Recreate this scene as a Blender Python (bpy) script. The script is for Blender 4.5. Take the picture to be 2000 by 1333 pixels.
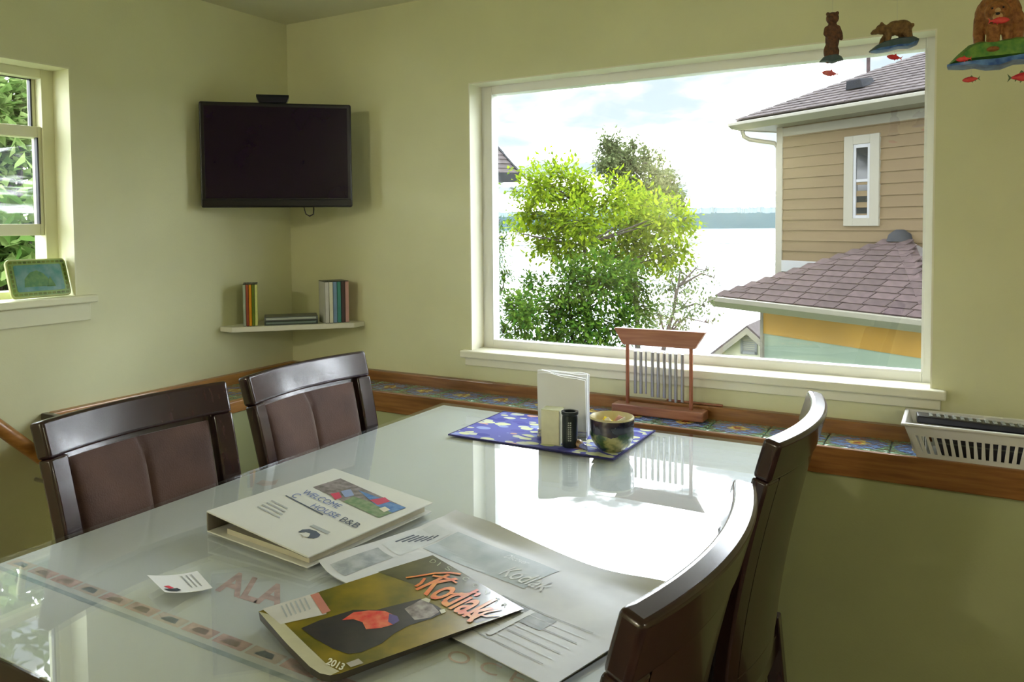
import bpy, bmesh, math, random
from mathutils import Vector, Matrix, noise
random.seed(7)
for o in list(bpy.data.objects): bpy.data.objects.remove(o)
S = bpy.context.scene
COL = S.collection
PI = math.pi
# ------------------------------------------------------------------ camera
F_PX, PPX, PPY = 1571.98, 936.90, 509.14          # focal length and principal point, in 2000x1333 pixels
YAW, PITCH, ROLL = 0.5413, -0.0449, -0.0102
CAM = Vector((2.2466, -2.3099, 1.3144))
_f = Vector((-math.sin(YAW)*math.cos(PITCH), math.cos(YAW)*math.cos(PITCH), math.sin(PITCH)))
_r0 = Vector((math.cos(YAW), math.sin(YAW), 0)); _u0 = _r0.cross(_f)
_r = math.cos(ROLL)*_r0 + math.sin(ROLL)*_u0
_u = -math.sin(ROLL)*_r0 + math.cos(ROLL)*_u0
cd = bpy.data.cameras.new('camera'); cam = bpy.data.objects.new('camera', cd); COL.objects.link(cam)
cd.sensor_width = 36; cd.lens = F_PX/2000*36; cd.shift_x = (1000-PPX)/2000; cd.shift_y = (PPY-666.5)/2000
cd.clip_start = .02; cd.clip_end = 6000
cam.matrix_world = Matrix(((_r.x,_u.x,-_f.x,CAM.x),(_r.y,_u.y,-_f.y,CAM.y),(_r.z,_u.z,-_f.z,CAM.z),(0,0,0,1)))
S.camera = cam
def ray(q): return _f + (q[0]-PPX)/F_PX*_r - (q[1]-PPY)/F_PX*_u
def onz(q, z): d = ray(q); return CAM + d*((z-CAM.z)/d.z)
def ony(q, y): d = ray(q); return CAM + d*((y-CAM.y)/d.y)
def onx(q, x): d = ray(q); return CAM + d*((x-CAM.x)/d.x)
def atd(q, depth): return CAM + ray(q)*depth
# ------------------------------------------------------------------ sky, exposure
w = bpy.data.worlds.new('overcast_sky'); S.world = w; w.use_nodes = True
nt = w.node_tree; nt.nodes.clear()
def N(t, ty, **kw):
    n = t.nodes.new(ty)
    for k, v in kw.items(): setattr(n, k, v)
    return n
tc = N(nt, 'ShaderNodeTexCoord'); sep = N(nt, 'ShaderNodeSeparateXYZ'); nt.links.new(tc.outputs['Generated'], sep.inputs[0])
ad = N(nt, 'ShaderNodeMath', operation='ADD'); ab = N(nt, 'ShaderNodeMath', operation='ABSOLUTE')
nt.links.new(sep.outputs['Z'], ab.inputs[0]); nt.links.new(ab.outputs[0], ad.inputs[0]); ad.inputs[1].default_value = .16
cmb = N(nt, 'ShaderNodeCombineXYZ')
for i, ax in enumerate('XY'):
    dv = N(nt, 'ShaderNodeMath', operation='DIVIDE'); nt.links.new(sep.outputs[ax], dv.inputs[0]); nt.links.new(ad.outputs[0], dv.inputs[1]); nt.links.new(dv.outputs[0], cmb.inputs[i])
nz = N(nt, 'ShaderNodeTexNoise'); nz.inputs['Scale'].default_value = 1.7; nz.inputs['Detail'].default_value = 6; nz.inputs['Roughness'].default_value = .55; nz.inputs['Distortion'].default_value = .4
nt.links.new(cmb.outputs[0], nz.inputs['Vector'])
cr = N(nt, 'ShaderNodeValToRGB'); cr.color_ramp.elements[0].position = .43; cr.color_ramp.elements[1].position = .58
cr.color_ramp.elements[0].color = (.030,.0355,.039,1); cr.color_ramp.elements[1].color = (.93,1,1.06,1)
_e = cr.color_ramp.elements.new(.485); _e.color = (.0385,.041,.0425,1)
nt.links.new(nz.outputs['Fac'], cr.inputs[0])
bg = N(nt, 'ShaderNodeBackground'); nt.links.new(cr.outputs[0], bg.inputs[0]); bg.inputs[1].default_value = 8.0
wo = N(nt, 'ShaderNodeOutputWorld'); nt.links.new(bg.outputs[0], wo.inputs[0])
S.view_settings.view_transform = 'Standard'; S.view_settings.look = 'None'; S.view_settings.gamma = 1
S.view_settings.exposure = 1.78; S.view_settings.use_curve_mapping = False
# ------------------------------------------------------------------ helpers
def tag(o, label=None, cat=None, group=None, kind=None):
    if label: o['label'] = label
    if cat: o['category'] = cat
    if group: o['group'] = group
    if kind: o['kind'] = kind
    return o
def thing(name, label, cat, loc=(0,0,0), rotz=0, group=None, kind=None):
    o = bpy.data.objects.new(name, None); COL.objects.link(o); o.location = loc; o.rotation_euler = (0,0,rotz)
    o.empty_display_size = .05
    return tag(o, label, cat, group, kind)
def link(name, me, mat, parent=None):
    o = bpy.data.objects.new(name, me); COL.objects.link(o)
    if mat and not me.materials: me.materials.append(mat)
    if parent: o.parent = parent
    return o
class MB:
    """collects shapes; world=True: coordinates are world ones and get shifted to the parent's frame"""
    def __init__(s): s.v = []; s.f = []
    def add(s, vs, fs):
        b = len(s.v); s.v += [Vector(p) for p in vs]; s.f += [tuple(i+b for i in f) for f in fs]; return s
    def box(s, lo, hi, M=None):
        x0,y0,z0 = lo; x1,y1,z1 = hi
        vs = [Vector(p) for p in ((x0,y0,z0),(x1,y0,z0),(x1,y1,z0),(x0,y1,z0),(x0,y0,z1),(x1,y0,z1),(x1,y1,z1),(x0,y1,z1))]
        if M: vs = [M @ p for p in vs]
        return s.add(vs, [(0,3,2,1),(4,5,6,7),(0,1,5,4),(1,2,6,5),(2,3,7,6),(3,0,4,7)])
    def prism(s, poly, h, M=None):
        """poly: list of 2D pts in local xy, extruded along local z by h"""
        n = len(poly); vs = [Vector((p[0],p[1],0)) for p in poly]+[Vector((p[0],p[1],h)) for p in poly]
        if M: vs = [M @ p for p in vs]
        return s.add(vs, [tuple(range(n-1,-1,-1)), tuple(range(n,2*n))]+[(i,(i+1)%n,n+(i+1)%n,n+i) for i in range(n)])
    def hull(s, bot, top):
        n = len(bot)
        return s.add(list(bot)+list(top), [tuple(range(n-1,-1,-1)), tuple(range(n,2*n))]+[(i,(i+1)%n,n+(i+1)%n,n+i) for i in range(n)])
    def tube(s, pts, r, n=10, cap=True):
        pts = [Vector(p) for p in pts]; rs = r if isinstance(r,(list,tuple)) else [r]*len(pts)
        b = len(s.v); up = None
        for i, p in enumerate(pts):
            d = (pts[min(i+1,len(pts)-1)]-pts[max(i-1,0)]).normalized()
            a = d.orthogonal().normalized() if up is None else (up - d*up.dot(d)).normalized()
            up = a; c = d.cross(a)
            for k in range(n):
                t = 2*PI*k/n; s.v.append(p + (a*math.cos(t)+c*math.sin(t))*rs[i])
        for i in range(len(pts)-1):
            for k in range(n):
                s.f.append((b+i*n+k, b+i*n+(k+1)%n, b+(i+1)*n+(k+1)%n, b+(i+1)*n+k))
        if cap:
            s.f.append(tuple(b+k for k in range(n-1,-1,-1))); s.f.append(tuple(b+(len(pts)-1)*n+k for k in range(n)))
        return s
    def lathe(s, prof, n=32, c=(0,0,0), closed=True):
        b = len(s.v); c = Vector(c)
        for r, z in prof:
            for k in range(n):
                t = 2*PI*k/n; s.v.append(c+Vector((r*math.cos(t), r*math.sin(t), z)))
        m = len(prof)
        for i in range(m-1):
            for k in range(n):
                s.f.append((b+i*n+k, b+i*n+(k+1)%n, b+(i+1)*n+(k+1)%n, b+(i+1)*n+k))
        if closed:
            s.f.append(tuple(b+k for k in range(n-1,-1,-1))); s.f.append(tuple(b+(m-1)*n+k for k in range(n)))
        return s
    def sheet(s, fn, nu, nv, th):
        """closed slab: fn(u,v)->(point, normal)"""
        b = len(s.v); W = nv+1
        for side in (1, 0):
            for i in range(nu+1):
                for j in range(nv+1):
                    p, nrm, t0, t1 = fn(i/nu, j/nv)
                    s.v.append(Vector(p)+Vector(nrm)*(t1 if side else -t0))
        K = (nu+1)*W
        for i in range(nu):
            for j in range(nv):
                a = b+i*W+j
                s.f.append((a, a+W, a+W+1, a+1)); s.f.append((a+K, a+K+1, a+K+W+1, a+K+W))
        ring = [i*W for i in range(nu)]+[nu*W+j for j in range(nv)]+[i*W+nv for i in range(nu,0,-1)]+[j for j in range(nv,0,-1)]
        for q in range(len(ring)):
            x, y = b+ring[q], b+ring[(q+1)%len(ring)]
            s.f.append((x, x+K, y+K, y)) if False else s.f.append((x, y, y+K, x+K))
        return s
    def build(s, name, mat, parent=None, smooth=None, bevel=0, seg=2, world=False, fix=True):
        off = parent.location if (world and parent) else Vector((0,0,0))
        me = bpy.data.meshes.new(name); me.from_pydata([v-off for v in s.v], [], s.f)
        if fix:
            bm = bmesh.new(); bm.from_mesh(me); bmesh.ops.recalc_face_normals(bm, faces=bm.faces); bm.to_mesh(me); bm.free()
        if smooth is not None:
            me.shade_smooth(); me.set_sharp_from_angle(angle=math.radians(smooth))
        me.update()
        o = link(name, me, mat, parent)
        if bevel:
            m = o.modifiers.new('bevel', 'BEVEL'); m.width = bevel; m.segments = seg; m.limit_method = 'ANGLE'; m.angle_limit = math.radians(35)
        return o
def TR(loc=(0,0,0), rz=0, rx=0, ry=0): return Matrix.Translation(loc) @ Matrix.Rotation(rz,4,'Z') @ Matrix.Rotation(rx,4,'X') @ Matrix.Rotation(ry,4,'Y')
# ------------------------------------------------------------------ materials
def lin(c):
    return tuple((x/12.92 if x <= .04045 else ((x+.055)/1.055)**2.4) for x in [k/255 for k in c])
def newmat(name):
    m = bpy.data.materials.new(name); m.use_nodes = True; t = m.node_tree
    return m, t, t.nodes['Principled BSDF']
def P(name, col, rough=.5, var=.0, scale=8, bump=0, bscale=60, metal=0, spec=.5, coat=0, stretch=None, col2=None, rnd=0, sheen=0):
    """procedural principled: colour noise between col and col2 (or +-var), bump noise, optional per-object random"""
    m, t, b = newmat(name); L = t.links.new
    b.inputs['Roughness'].default_value = rough; b.inputs['Metallic'].default_value = metal; b.inputs['Specular IOR Level'].default_value = spec
    b.inputs['Coat Weight'].default_value = coat; b.inputs['Coat Roughness'].default_value = .1; b.inputs['Sheen Weight'].default_value = sheen
    tcn = N(t, 'ShaderNodeTexCoord'); vec = tcn.outputs['Object']
    if stretch:
        mp = N(t, 'ShaderNodeMapping'); mp.inputs['Scale'].default_value = stretch; L(vec, mp.inputs[0]); vec = mp.outputs[0]
    a = tuple(x*(1-var) for x in col); c = col2 if col2 else tuple(min(1, x*(1+var)) for x in col)
    nz = N(t, 'ShaderNodeTexNoise'); nz.inputs['Scale'].default_value = scale; nz.inputs['Detail'].default_value = 4; L(vec, nz.inputs['Vector'])
    rp = N(t, 'ShaderNodeValToRGB'); rp.color_ramp.elements[0].position = .35; rp.color_ramp.elements[1].position = .65
    rp.color_ramp.elements[0].color = (*a, 1); rp.color_ramp.elements[1].color = (*c, 1); L(nz.outputs['Fac'], rp.inputs[0])
    out = rp.outputs[0]
    if rnd:
        oi = N(t, 'ShaderNodeObjectInfo'); mr = N(t, 'ShaderNodeMapRange'); mr.inputs[3].default_value = 1-rnd; mr.inputs[4].default_value = 1+rnd; L(oi.outputs['Random'], mr.inputs[0])
        mx = N(t, 'ShaderNodeMix', data_type='RGBA', blend_type='MULTIPLY'); mx.inputs[0].default_value = 1; L(out, mx.inputs[6]); L(mr.outputs[0], mx.inputs[7]); out = mx.outputs[2]
    L(out, b.inputs['Base Color'])
    if bump:
        n2 = N(t, 'ShaderNodeTexNoise'); n2.inputs['Scale'].default_value = bscale; n2.inputs['Detail'].default_value = 5; L(vec, n2.inputs['Vector'])
        bp = N(t, 'ShaderNodeBump'); bp.inputs['Strength'].default_value = bump; bp.inputs['Distance'].default_value = .01; L(n2.outputs['Fac'], bp.inputs['Height']); L(bp.outputs[0], b.inputs['Normal'])
    return m
def wood(name, c1, c2, along='X', rough=.4, coat=.2, scale=6):
    st = {'X': (1.2,14,14), 'Y': (14,1.2,14), 'Z': (14,14,1.2)}[along]
    return P(name, c1, rough, scale=scale, stretch=st, col2=c2, bump=.08, bscale=scale*3, coat=coat)
def glass(name, tint=(1,1,1), ior=1.5):
    m = bpy.data.materials.new(name); m.use_nodes = True; t = m.node_tree; t.nodes.clear(); L = t.links.new
    g = N(t, 'ShaderNodeNewGeometry'); mr = N(t, 'ShaderNodeMapRange'); mr.inputs[3].default_value = ior; mr.inputs[4].default_value = 1/ior; L(g.outputs['Backfacing'], mr.inputs[0])
    fr = N(t, 'ShaderNodeFresnel'); L(mr.outputs[0], fr.inputs['IOR'])
    tr = N(t, 'ShaderNodeBsdfTransparent'); tr.inputs[0].default_value = (*tint, 1)
    gl = N(t, 'ShaderNodeBsdfGlossy'); gl.inputs['Roughness'].default_value = .0; gl.inputs[0].default_value = (1,1,1,1)
    mx = N(t, 'ShaderNodeMixShader'); L(fr.outputs[0], mx.inputs[0]); L(tr.outputs[0], mx.inputs[1]); L(gl.outputs[0], mx.inputs[2])
    o = N(t, 'ShaderNodeOutputMaterial'); L(mx.outputs[0], o.inputs[0]); return m
def leafmat(name, c1, c2, trans=.45):
    m = bpy.data.materials.new(name); m.use_nodes = True; t = m.node_tree; t.nodes.clear(); L = t.links.new
    g = N(t, 'ShaderNodeNewGeometry'); rp = N(t, 'ShaderNodeValToRGB'); rp.color_ramp.elements[0].color = (*c1,1); rp.color_ramp.elements[1].color = (*c2,1); L(g.outputs['Random Per Island'], rp.inputs[0])
    d = N(t, 'ShaderNodeBsdfDiffuse'); L(rp.outputs[0], d.inputs[0]); tr = N(t, 'ShaderNodeBsdfTranslucent'); L(rp.outputs[0], tr.inputs[0])
    mx = N(t, 'ShaderNodeMixShader'); mx.inputs[0].default_value = trans; L(d.outputs[0], mx.inputs[1]); L(tr.outputs[0], mx.inputs[2])
    o = N(t, 'ShaderNodeOutputMaterial'); L(mx.outputs[0], o.inputs[0]); return m
M = {}
M['wall'] = P('cream_wall_paint', (.70,.70,.455), .75, var=.03, scale=3, bump=.05, bscale=220, spec=.25)
M['lowwall'] = P('sage_lower_wall_paint', (.44,.47,.25), .75, var=.03, scale=3, bump=.05, bscale=220, spec=.25)
M['ceil'] = P('ceiling_paint', (.72,.71,.50), .85, var=.02, scale=3, bump=.06, bscale=200, spec=.2)
M['white'] = P('white_trim_paint', (.80,.79,.68), .45, var=.02, scale=6)
M['trimc'] = P('cream_window_trim', (.73,.73,.50), .55, var=.02, scale=6)
M['trimw'] = P('pale_cream_window_trim', (.80,.78,.62), .5, var=.02, scale=6)
M['vinyl'] = P('white_vinyl', (.82,.82,.78), .35, var=.01, scale=6)
M['floor'] = wood('dark_floor_boards', (.10,.055,.03), (.17,.10,.055), 'Y', .4, .1, 3)
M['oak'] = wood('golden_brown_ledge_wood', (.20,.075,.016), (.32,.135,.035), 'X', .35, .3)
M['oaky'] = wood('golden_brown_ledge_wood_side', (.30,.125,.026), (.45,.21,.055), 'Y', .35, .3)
M['chime'] = wood('reddish_chime_wood', (.26,.085,.04), (.38,.15,.075), 'X', .4, .3)
M['chimez'] = wood('reddish_chime_post_wood', (.30,.09,.04), (.38,.13,.06), 'Z', .4, .3)
M['dark'] = P('dark_espresso_wood', (.017,.006,.008), .26, scale=7, stretch=(14,14,1.5), col2=(.035,.013,.012), coat=.35)
M['suede'] = P('brown_suede', (.055,.021,.013), .85, scale=9, col2=(.10,.045,.028), bump=.15, bscale=300, sheen=.4)
M['seam'] = P('dark_brown_piping', (.03,.012,.01), .7, var=.1)
M['glass'] = glass('clear_window_glass')
M['tglass'] = glass('table_glass', (.97,.985,.98))
M['cloth'] = P('white_printed_cloth', (.73,.755,.76), .8, var=.02, scale=4, bump=.04, bscale=500, spec=.2)
M['red'] = P('faded_red_print', (.68,.50,.48), .8, var=.15, scale=60)
M['blue'] = P('faded_blue_print', (.46,.53,.58), .8, var=.1, scale=60)
M['black'] = P('black_plastic', (.006,.005,.009), .28, var=.1)
M['screen'] = P('dark_lcd_screen', (.009,.002,.016), .16, var=.1, spec=.35)
M['paper'] = P('white_paper', (.78,.79,.78), .7, var=.02, scale=5, spec=.3)
M['news'] = P('grey_newsprint', (.58,.60,.62), .6, scale=9, col2=(.70,.72,.73), spec=.4)
M['vinylw'] = P('white_binder_vinyl', (.70,.71,.66), .3, var=.02, scale=5)
M['chrome'] = P('polished_chrome', (.8,.8,.85), .12, metal=1)
M['steel'] = P('brushed_steel_tube', (.45,.44,.46), .3, metal=1, var=.1)
M['plastic'] = P('white_plastic', (.78,.78,.76), .4, var=.02)
def flat(name, rgb, rough=.6): return P(name, lin(rgb), rough, var=.06, scale=30)
# ------------------------------------------------------------------ room shell
WX0, WX1, WZ0, WZ1 = .820, 2.184, .889, 1.787       # picture window opening
LY0, LY1, LZ0, LZ1 = -1.62, -.888, 1.116, 1.785     # side window opening
CE, XR, YF, LEDGE = 2.09, 4.3, -4.9, .754
def wall(name, mb, mat): o = mb.build(name, mat); o['kind'] = 'structure'; return o
wall('wall_back', MB().box((-.15,0,LEDGE-.07),(WX0,.14,CE+.15)).box((WX1,0,LEDGE-.07),(XR+.15,.14,CE+.15)).box((WX0,0,LEDGE-.07),(WX1,.14,WZ0-.02)).box((WX0,0,WZ1),(WX1,.14,CE+.15)), M['wall'])
wall('wall_left', MB().box((-.15,LY1,0),(0,0,CE+.15)).box((-.15,YF,0),(0,LY0,CE+.15)).box((-.15,LY0,0),(0,LY1,LZ0-.02)).box((-.15,LY0,LZ1),(0,LY1,CE+.15)), M['wall'])
wall('wall_right', MB().box((XR,YF,0),(XR+.15,0,CE+.15)), M['wall'])
wall('wall_front', MB().box((-.15,YF-.15,0),(XR+.15,YF,CE+.15)), M['wall'])
wall('ceiling', MB().box((0,YF,CE),(XR,0,CE+.12)), M['ceil'])
fl = wall('floor', MB().box((-.15,YF-.15,-.15),(XR+.15,.14,-.012)), M['floor'])
for i in range(28):
    for j, (a, b) in enumerate(((YF, -3.2+.5*(i%3)), (-3.2+.5*(i%3), -.02))):
        x0 = i*XR/28; MB().box((x0+.001,a+.001,-.012),(x0+XR/28-.001,b-.001,0)).build('floor_plank', M['floor'], fl)
LF = -.178     # front face of the back ledge
LS = .255      # front face of the side ledge
LE = -.988     # where the side ledge ends
wall('wall_lower_back', MB().box((LS-.02,LF+.012,0),(XR,.0,LEDGE-.012)), M['lowwall'])
wall('wall_lower_left', MB().box((0,LE,0),(LS-.012,LF+.012,LEDGE-.012)), M['lowwall'])
# ------------------------------------------------------------------ ledges: rails and loose glazed tiles
def tilemat():
    m, t, b = newmat('glazed_flower_tile'); L = t.links.new
    b.inputs['Roughness'].default_value = .10; b.inputs['Coat Weight'].default_value = 1; b.inputs['Coat Roughness'].default_value = .03; b.inputs['Coat IOR'].default_value = 1.6
    tcn = N(t, 'ShaderNodeTexCoord'); oi = N(t, 'ShaderNodeObjectInfo')
    va = N(t, 'ShaderNodeVectorMath', operation='SUBTRACT'); va.inputs[1].default_value = (.5,.5,.5); L(tcn.outputs['Generated'], va.inputs[0])
    vb = N(t, 'ShaderNodeVectorMath', operation='MULTIPLY'); vb.inputs[1].default_value = (1,1,0); L(va.outputs[0], vb.inputs[0])
    ln = N(t, 'ShaderNodeVectorMath', operation='LENGTH'); L(vb.outputs[0], ln.inputs[0])
    nz = N(t, 'ShaderNodeTexNoise', noise_dimensions='4D'); nz.inputs['Scale'].default_value = 55; L(tcn.outputs['Object'], nz.inputs['Vector'])
    mw = N(t, 'ShaderNodeMath', operation='MULTIPLY'); mw.inputs[1].default_value = 20; L(oi.outputs['Random'], mw.inputs[0]); L(mw.outputs[0], nz.inputs['W'])
    ma = N(t, 'ShaderNodeMath', operation='MULTIPLY_ADD'); ma.inputs[1].default_value = .35; L(nz.outputs['Fac'], ma.inputs[0]); L(ln.outputs['Value'], ma.inputs[2])
    rp = N(t, 'ShaderNodeValToRGB'); e = rp.color_ramp.elements; e[0].position = .20; e[0].color = (.35,.03,.02,1); e[1].position = .26; e[1].color = (.65,.50,.10,1)
    for p, c in ((.34,(.60,.50,.18,1)),(.37,(.10,.19,.42,1)),(.55,(.15,.28,.52,1)),(.60,(.05,.12,.36,1)),(.66,(.14,.30,.16,1)),(.8,(.20,.34,.22,1))):
        x = e.new(p); x.color = c
    L(ma.outputs[0], rp.inputs[0]); L(rp.outputs[0], b.inputs['Base Color'])
    n2 = N(t, 'ShaderNodeTexNoise'); n2.inputs['Scale'].default_value = 70; n2.inputs['Detail'].default_value = 1; L(tcn.outputs['Object'], n2.inputs['Vector'])
    bp = N(t, 'ShaderNodeBump'); bp.inputs['Strength'].default_value = .9; bp.inputs['Distance'].default_value = .008; L(n2.outputs['Fac'], bp.inputs['Height']); L(bp.outputs[0], b.inputs['Normal']); L(bp.outputs[0], b.inputs['Coat Normal'])
    return m
M['tile'] = tilemat()
M['grout'] = P('grey_grout', (.35,.36,.34), .9, var=.1, scale=80)
led = thing('trim_1', None, None, (LS,LF,LEDGE-.07), kind='structure')
tag(led, 'wood railed window ledge topped with glazed flower tiles')
def bld(mb, n, m, p, **k): return mb.build(n, m, p, world=True, **k)
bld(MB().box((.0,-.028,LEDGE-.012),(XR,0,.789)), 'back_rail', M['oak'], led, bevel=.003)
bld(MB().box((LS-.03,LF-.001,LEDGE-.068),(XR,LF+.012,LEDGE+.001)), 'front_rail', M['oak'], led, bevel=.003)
bld(MB().box((LS-.03,LF+.012,LEDGE-.012),(XR,-.028,LEDGE-.006)), 'grout_bed', M['grout'], led)
tw = .148
tme = None
x = .03
while x < XR-.2:
    if tme is None:
        tb = MB().box((0,0,0),(tw-.003,-.028-LF-.012-.004,.006)).build('tile', M['tile'], led, bevel=.0025); tme = tb
    else:
        t2 = tme.copy(); COL.objects.link(t2); tb = t2
    tb.location = Vector((x, LF+.014, LEDGE-.006))-led.location; x += tw
led2 = thing('trim_2', None, None, (0,LE,LEDGE-.07), kind='structure'); tag(led2, 'short wood railed side ledge with flower tiles on the television wall')
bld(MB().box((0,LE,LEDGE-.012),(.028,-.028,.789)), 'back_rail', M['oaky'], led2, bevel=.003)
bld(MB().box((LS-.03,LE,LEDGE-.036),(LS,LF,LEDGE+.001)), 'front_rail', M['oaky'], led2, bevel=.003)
bld(MB().box((.0,LE-.022,LEDGE-.036),(LS,LE,.789)), 'end_board', M['dark'], led2, bevel=.003)
bld(MB().box((.028,LE,LEDGE-.012),(LS-.03,LF+.012,LEDGE-.006)), 'grout_bed', M['grout'], led2)
t0 = None; y = LF+.006
while y-tw > LE-.05:
    if t0 is None: t0 = tb = MB().box((0,0,0),(LS-.03-.028-.004,tw-.003,.006)).build('tile', M['tile'], led2, bevel=.0025)
    else: tb = t0.copy(); COL.objects.link(tb)
    tb.location = Vector((.03, max(y-tw, LE+.002), LEDGE-.006))-led2.location; y -= tw
# ------------------------------------------------------------------ picture window
w1 = thing('window_1', None, None, (WX0,0,WZ0), kind='structure'); tag(w1, 'large picture window with white frame and wide white sill')
R = .08
bld(MB().box((WX0,0,WZ0),(WX0+.004,R,WZ1)).box((WX1-.004,0,WZ0),(WX1,R,WZ1)).box((WX0+.004,0,WZ1-.004),(WX1-.004,R,WZ1)), 'jamb_lining', M['trimw'], w1)
bld(MB().box((.791,-.028,WZ0-.024),(2.216,R,WZ0)), 'sill', M['trimw'], w1, bevel=.004)
bld(MB().box((.803,-.012,.838),(2.204,0,WZ0-.024)), 'apron', M['trimw'], w1, bevel=.002)
GX0, GX1, GZ0, GZ1 = .862, 2.158, .915, 1.755
bld(MB().box((WX0,R,WZ0-.02),(GX0,.125,WZ1)).box((GX1,R,WZ0-.02),(WX1,.125,WZ1)).box((GX0,R,WZ0-.02),(GX1,.125,GZ0)).box((GX0,R,GZ1),(GX1,.125,WZ1)), 'frame', M['vinyl'], w1, bevel=.002)
bld(MB().box((GX0,R-.002,GZ0-.004),(GX1,R+.001,GZ0+.002)).box((GX0-.004,R-.002,GZ0),(GX0+.002,R+.001,GZ1)).box((GX1-.002,R-.002,GZ0),(GX1+.004,R+.001,GZ1)), 'glazing_bead', M['plastic'], w1)
bld(MB().box((GX0-.004,.10,GZ0-.004),(GX1+.004,.106,GZ1+.004)), 'pane', M['glass'], w1)
# ------------------------------------------------------------------ side window (double hung, lower sash raised)
w2 = thing('window_2', None, None, (0,LY1,LZ0), kind='structure'); tag(w2, 'white double hung side window with its lower sash raised')
bld(MB().box((-.08,LY1-.004,LZ0),(0,LY1,LZ1)).box((-.08,LY0,LZ0),(0,LY0+.004,LZ1)).box((-.08,LY0+.004,LZ1-.004),(0,LY1-.004,LZ1)), 'jamb_lining', M['trimc'], w2)
bld(MB().box((-.08,LY0-.03,LZ0-.022),(.03,LY1+.05,LZ0)), 'sill', M['trimc'], w2, bevel=.004)
bld(MB().box((0,LY0-.02,LZ0-.075),(.012,LY1+.035,LZ0-.022)), 'apron', M['trimc'], w2, bevel=.002)
bld(MB().box((-.14,LY1-.04,LZ0-.02),(-.08,LY1,LZ1)).box((-.14,LY0,LZ0-.02),(-.08,LY0+.04,LZ1)).box((-.14,LY0+.04,LZ1-.03),(-.08,LY1-.04,LZ1)).box((-.14,LY0+.04,LZ0-.02),(-.08,LY1-.04,LZ0+.02)), 'frame', M['trimc'], w2, bevel=.002)
def sash(z0, z1, xa, xb, br, tr):
    a, b = LY0+.04, LY1-.04
    o = bld(MB().box((xa,a,z0),(xb,a+.03,z1)).box((xa,b-.012,z0),(xb,b,z1)).box((xa,a+.03,z0),(xb,b-.012,z0+br)).box((xa,a+.03,z1-tr),(xb,b-.012,z1)), 'sash', M['trimc'], w2, bevel=.002)
    g = MB().box((xa+.01,a+.028,z0+br-.002),(xa+.015,b-.010,z1-tr+.002)).build('pane', M['glass'], o); g.location = -w2.location
    k = MB().box((xa+.012,b-.016,z0+br),(xb+.001,b-.011,z1-tr)).build('gasket', M['black'], o); k.location = -w2.location
sash(1.582, 1.775, -.135, -.112, .030, .020)
sash(1.295, 1.614, -.110, -.086, .034, .032)
# ------------------------------------------------------------------ handrail
hr = thing('handrail', 'round golden wooden stair handrail on the wall behind the chairs', 'handrail', (.06,-1.0,.62))
pts = [(.06,-1.75,1.36),(.06,-1.155,.787),(.06,-1.086,.718),(.06,-1.0,.635)]
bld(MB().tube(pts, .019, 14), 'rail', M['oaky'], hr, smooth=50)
for yy, zz in ((-1.5,1.12),(-1.03,.664)):
    bld(MB().tube([(0,yy,zz-.06),(.045,yy,zz-.06),(.06,yy,zz-.012)], .006, 8), 'bracket', M['steel'], hr, smooth=50)
# ================================================================== outdoors
SEA = -9.0
M['grass'] = P('grass_bank', (.05,.09,.02), .9, scale=2, col2=(.10,.14,.04), bump=.4, bscale=30)
g = MB()
gx = [-60,-30,-15,-6,-.2]; 
def gz(x, y): return -2.6 - max(0, y-2)*.22 if y > 0 else -2.6
gm = MB(); n0 = 24
for i in range(n0+1):
    for j in range(n0+1):
        xx = -45 + i*75/n0; yy = .2 + j*34/n0
        gm.v.append(Vector((xx, yy, max(gz(xx,yy) + .25*noise.noise(Vector((xx*.2,yy*.2,0))), SEA-1))))
for i in range(n0):
    for j in range(n0):
        a = i*(n0+1)+j; gm.f.append((a, a+n0+1, a+n0+2, a+1))
o = gm.build('ground', M['grass'], smooth=60); tag(o, kind='structure')
o = MB().box((-30,-12,-1.2),(-.16,.2,-.6)).build('side_yard', M['grass']); tag(o, kind='structure')
def seamat():
    m, t, b = newmat('calm_sea_water'); L = t.links.new
    b.inputs['Base Color'].default_value = (.10,.14,.17,1); b.inputs['Roughness'].default_value = .12; b.inputs['IOR'].default_value = 1.33
    tcn = N(t, 'ShaderNodeTexCoord'); mp = N(t, 'ShaderNodeMapping'); mp.inputs['Scale'].default_value = (.01,.06,1); mp.inputs['Rotation'].default_value = (0,0,.3); L(tcn.outputs['Object'], mp.inputs[0])
    nz = N(t, 'ShaderNodeTexNoise'); nz.inputs['Scale'].default_value = 1; nz.inputs['Detail'].default_value = 6; L(mp.outputs[0], nz.inputs['Vector'])
    mr = N(t, 'ShaderNodeMapRange'); mr.inputs[1].default_value = .4; mr.inputs[2].default_value = .65; mr.inputs[3].default_value = .03; mr.inputs[4].default_value = .38; L(nz.outputs['Fac'], mr.inputs[0]); L(mr.outputs[0], b.inputs['Roughness'])
    return m
M['sea'] = seamat()
o = MB().add([(-2500,20,SEA),(2500,20,SEA),(2500,2600,SEA),(-2500,2600,SEA)], [(0,1,2,3)]).build('sea', M['sea']); tag(o, kind='structure')
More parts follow.
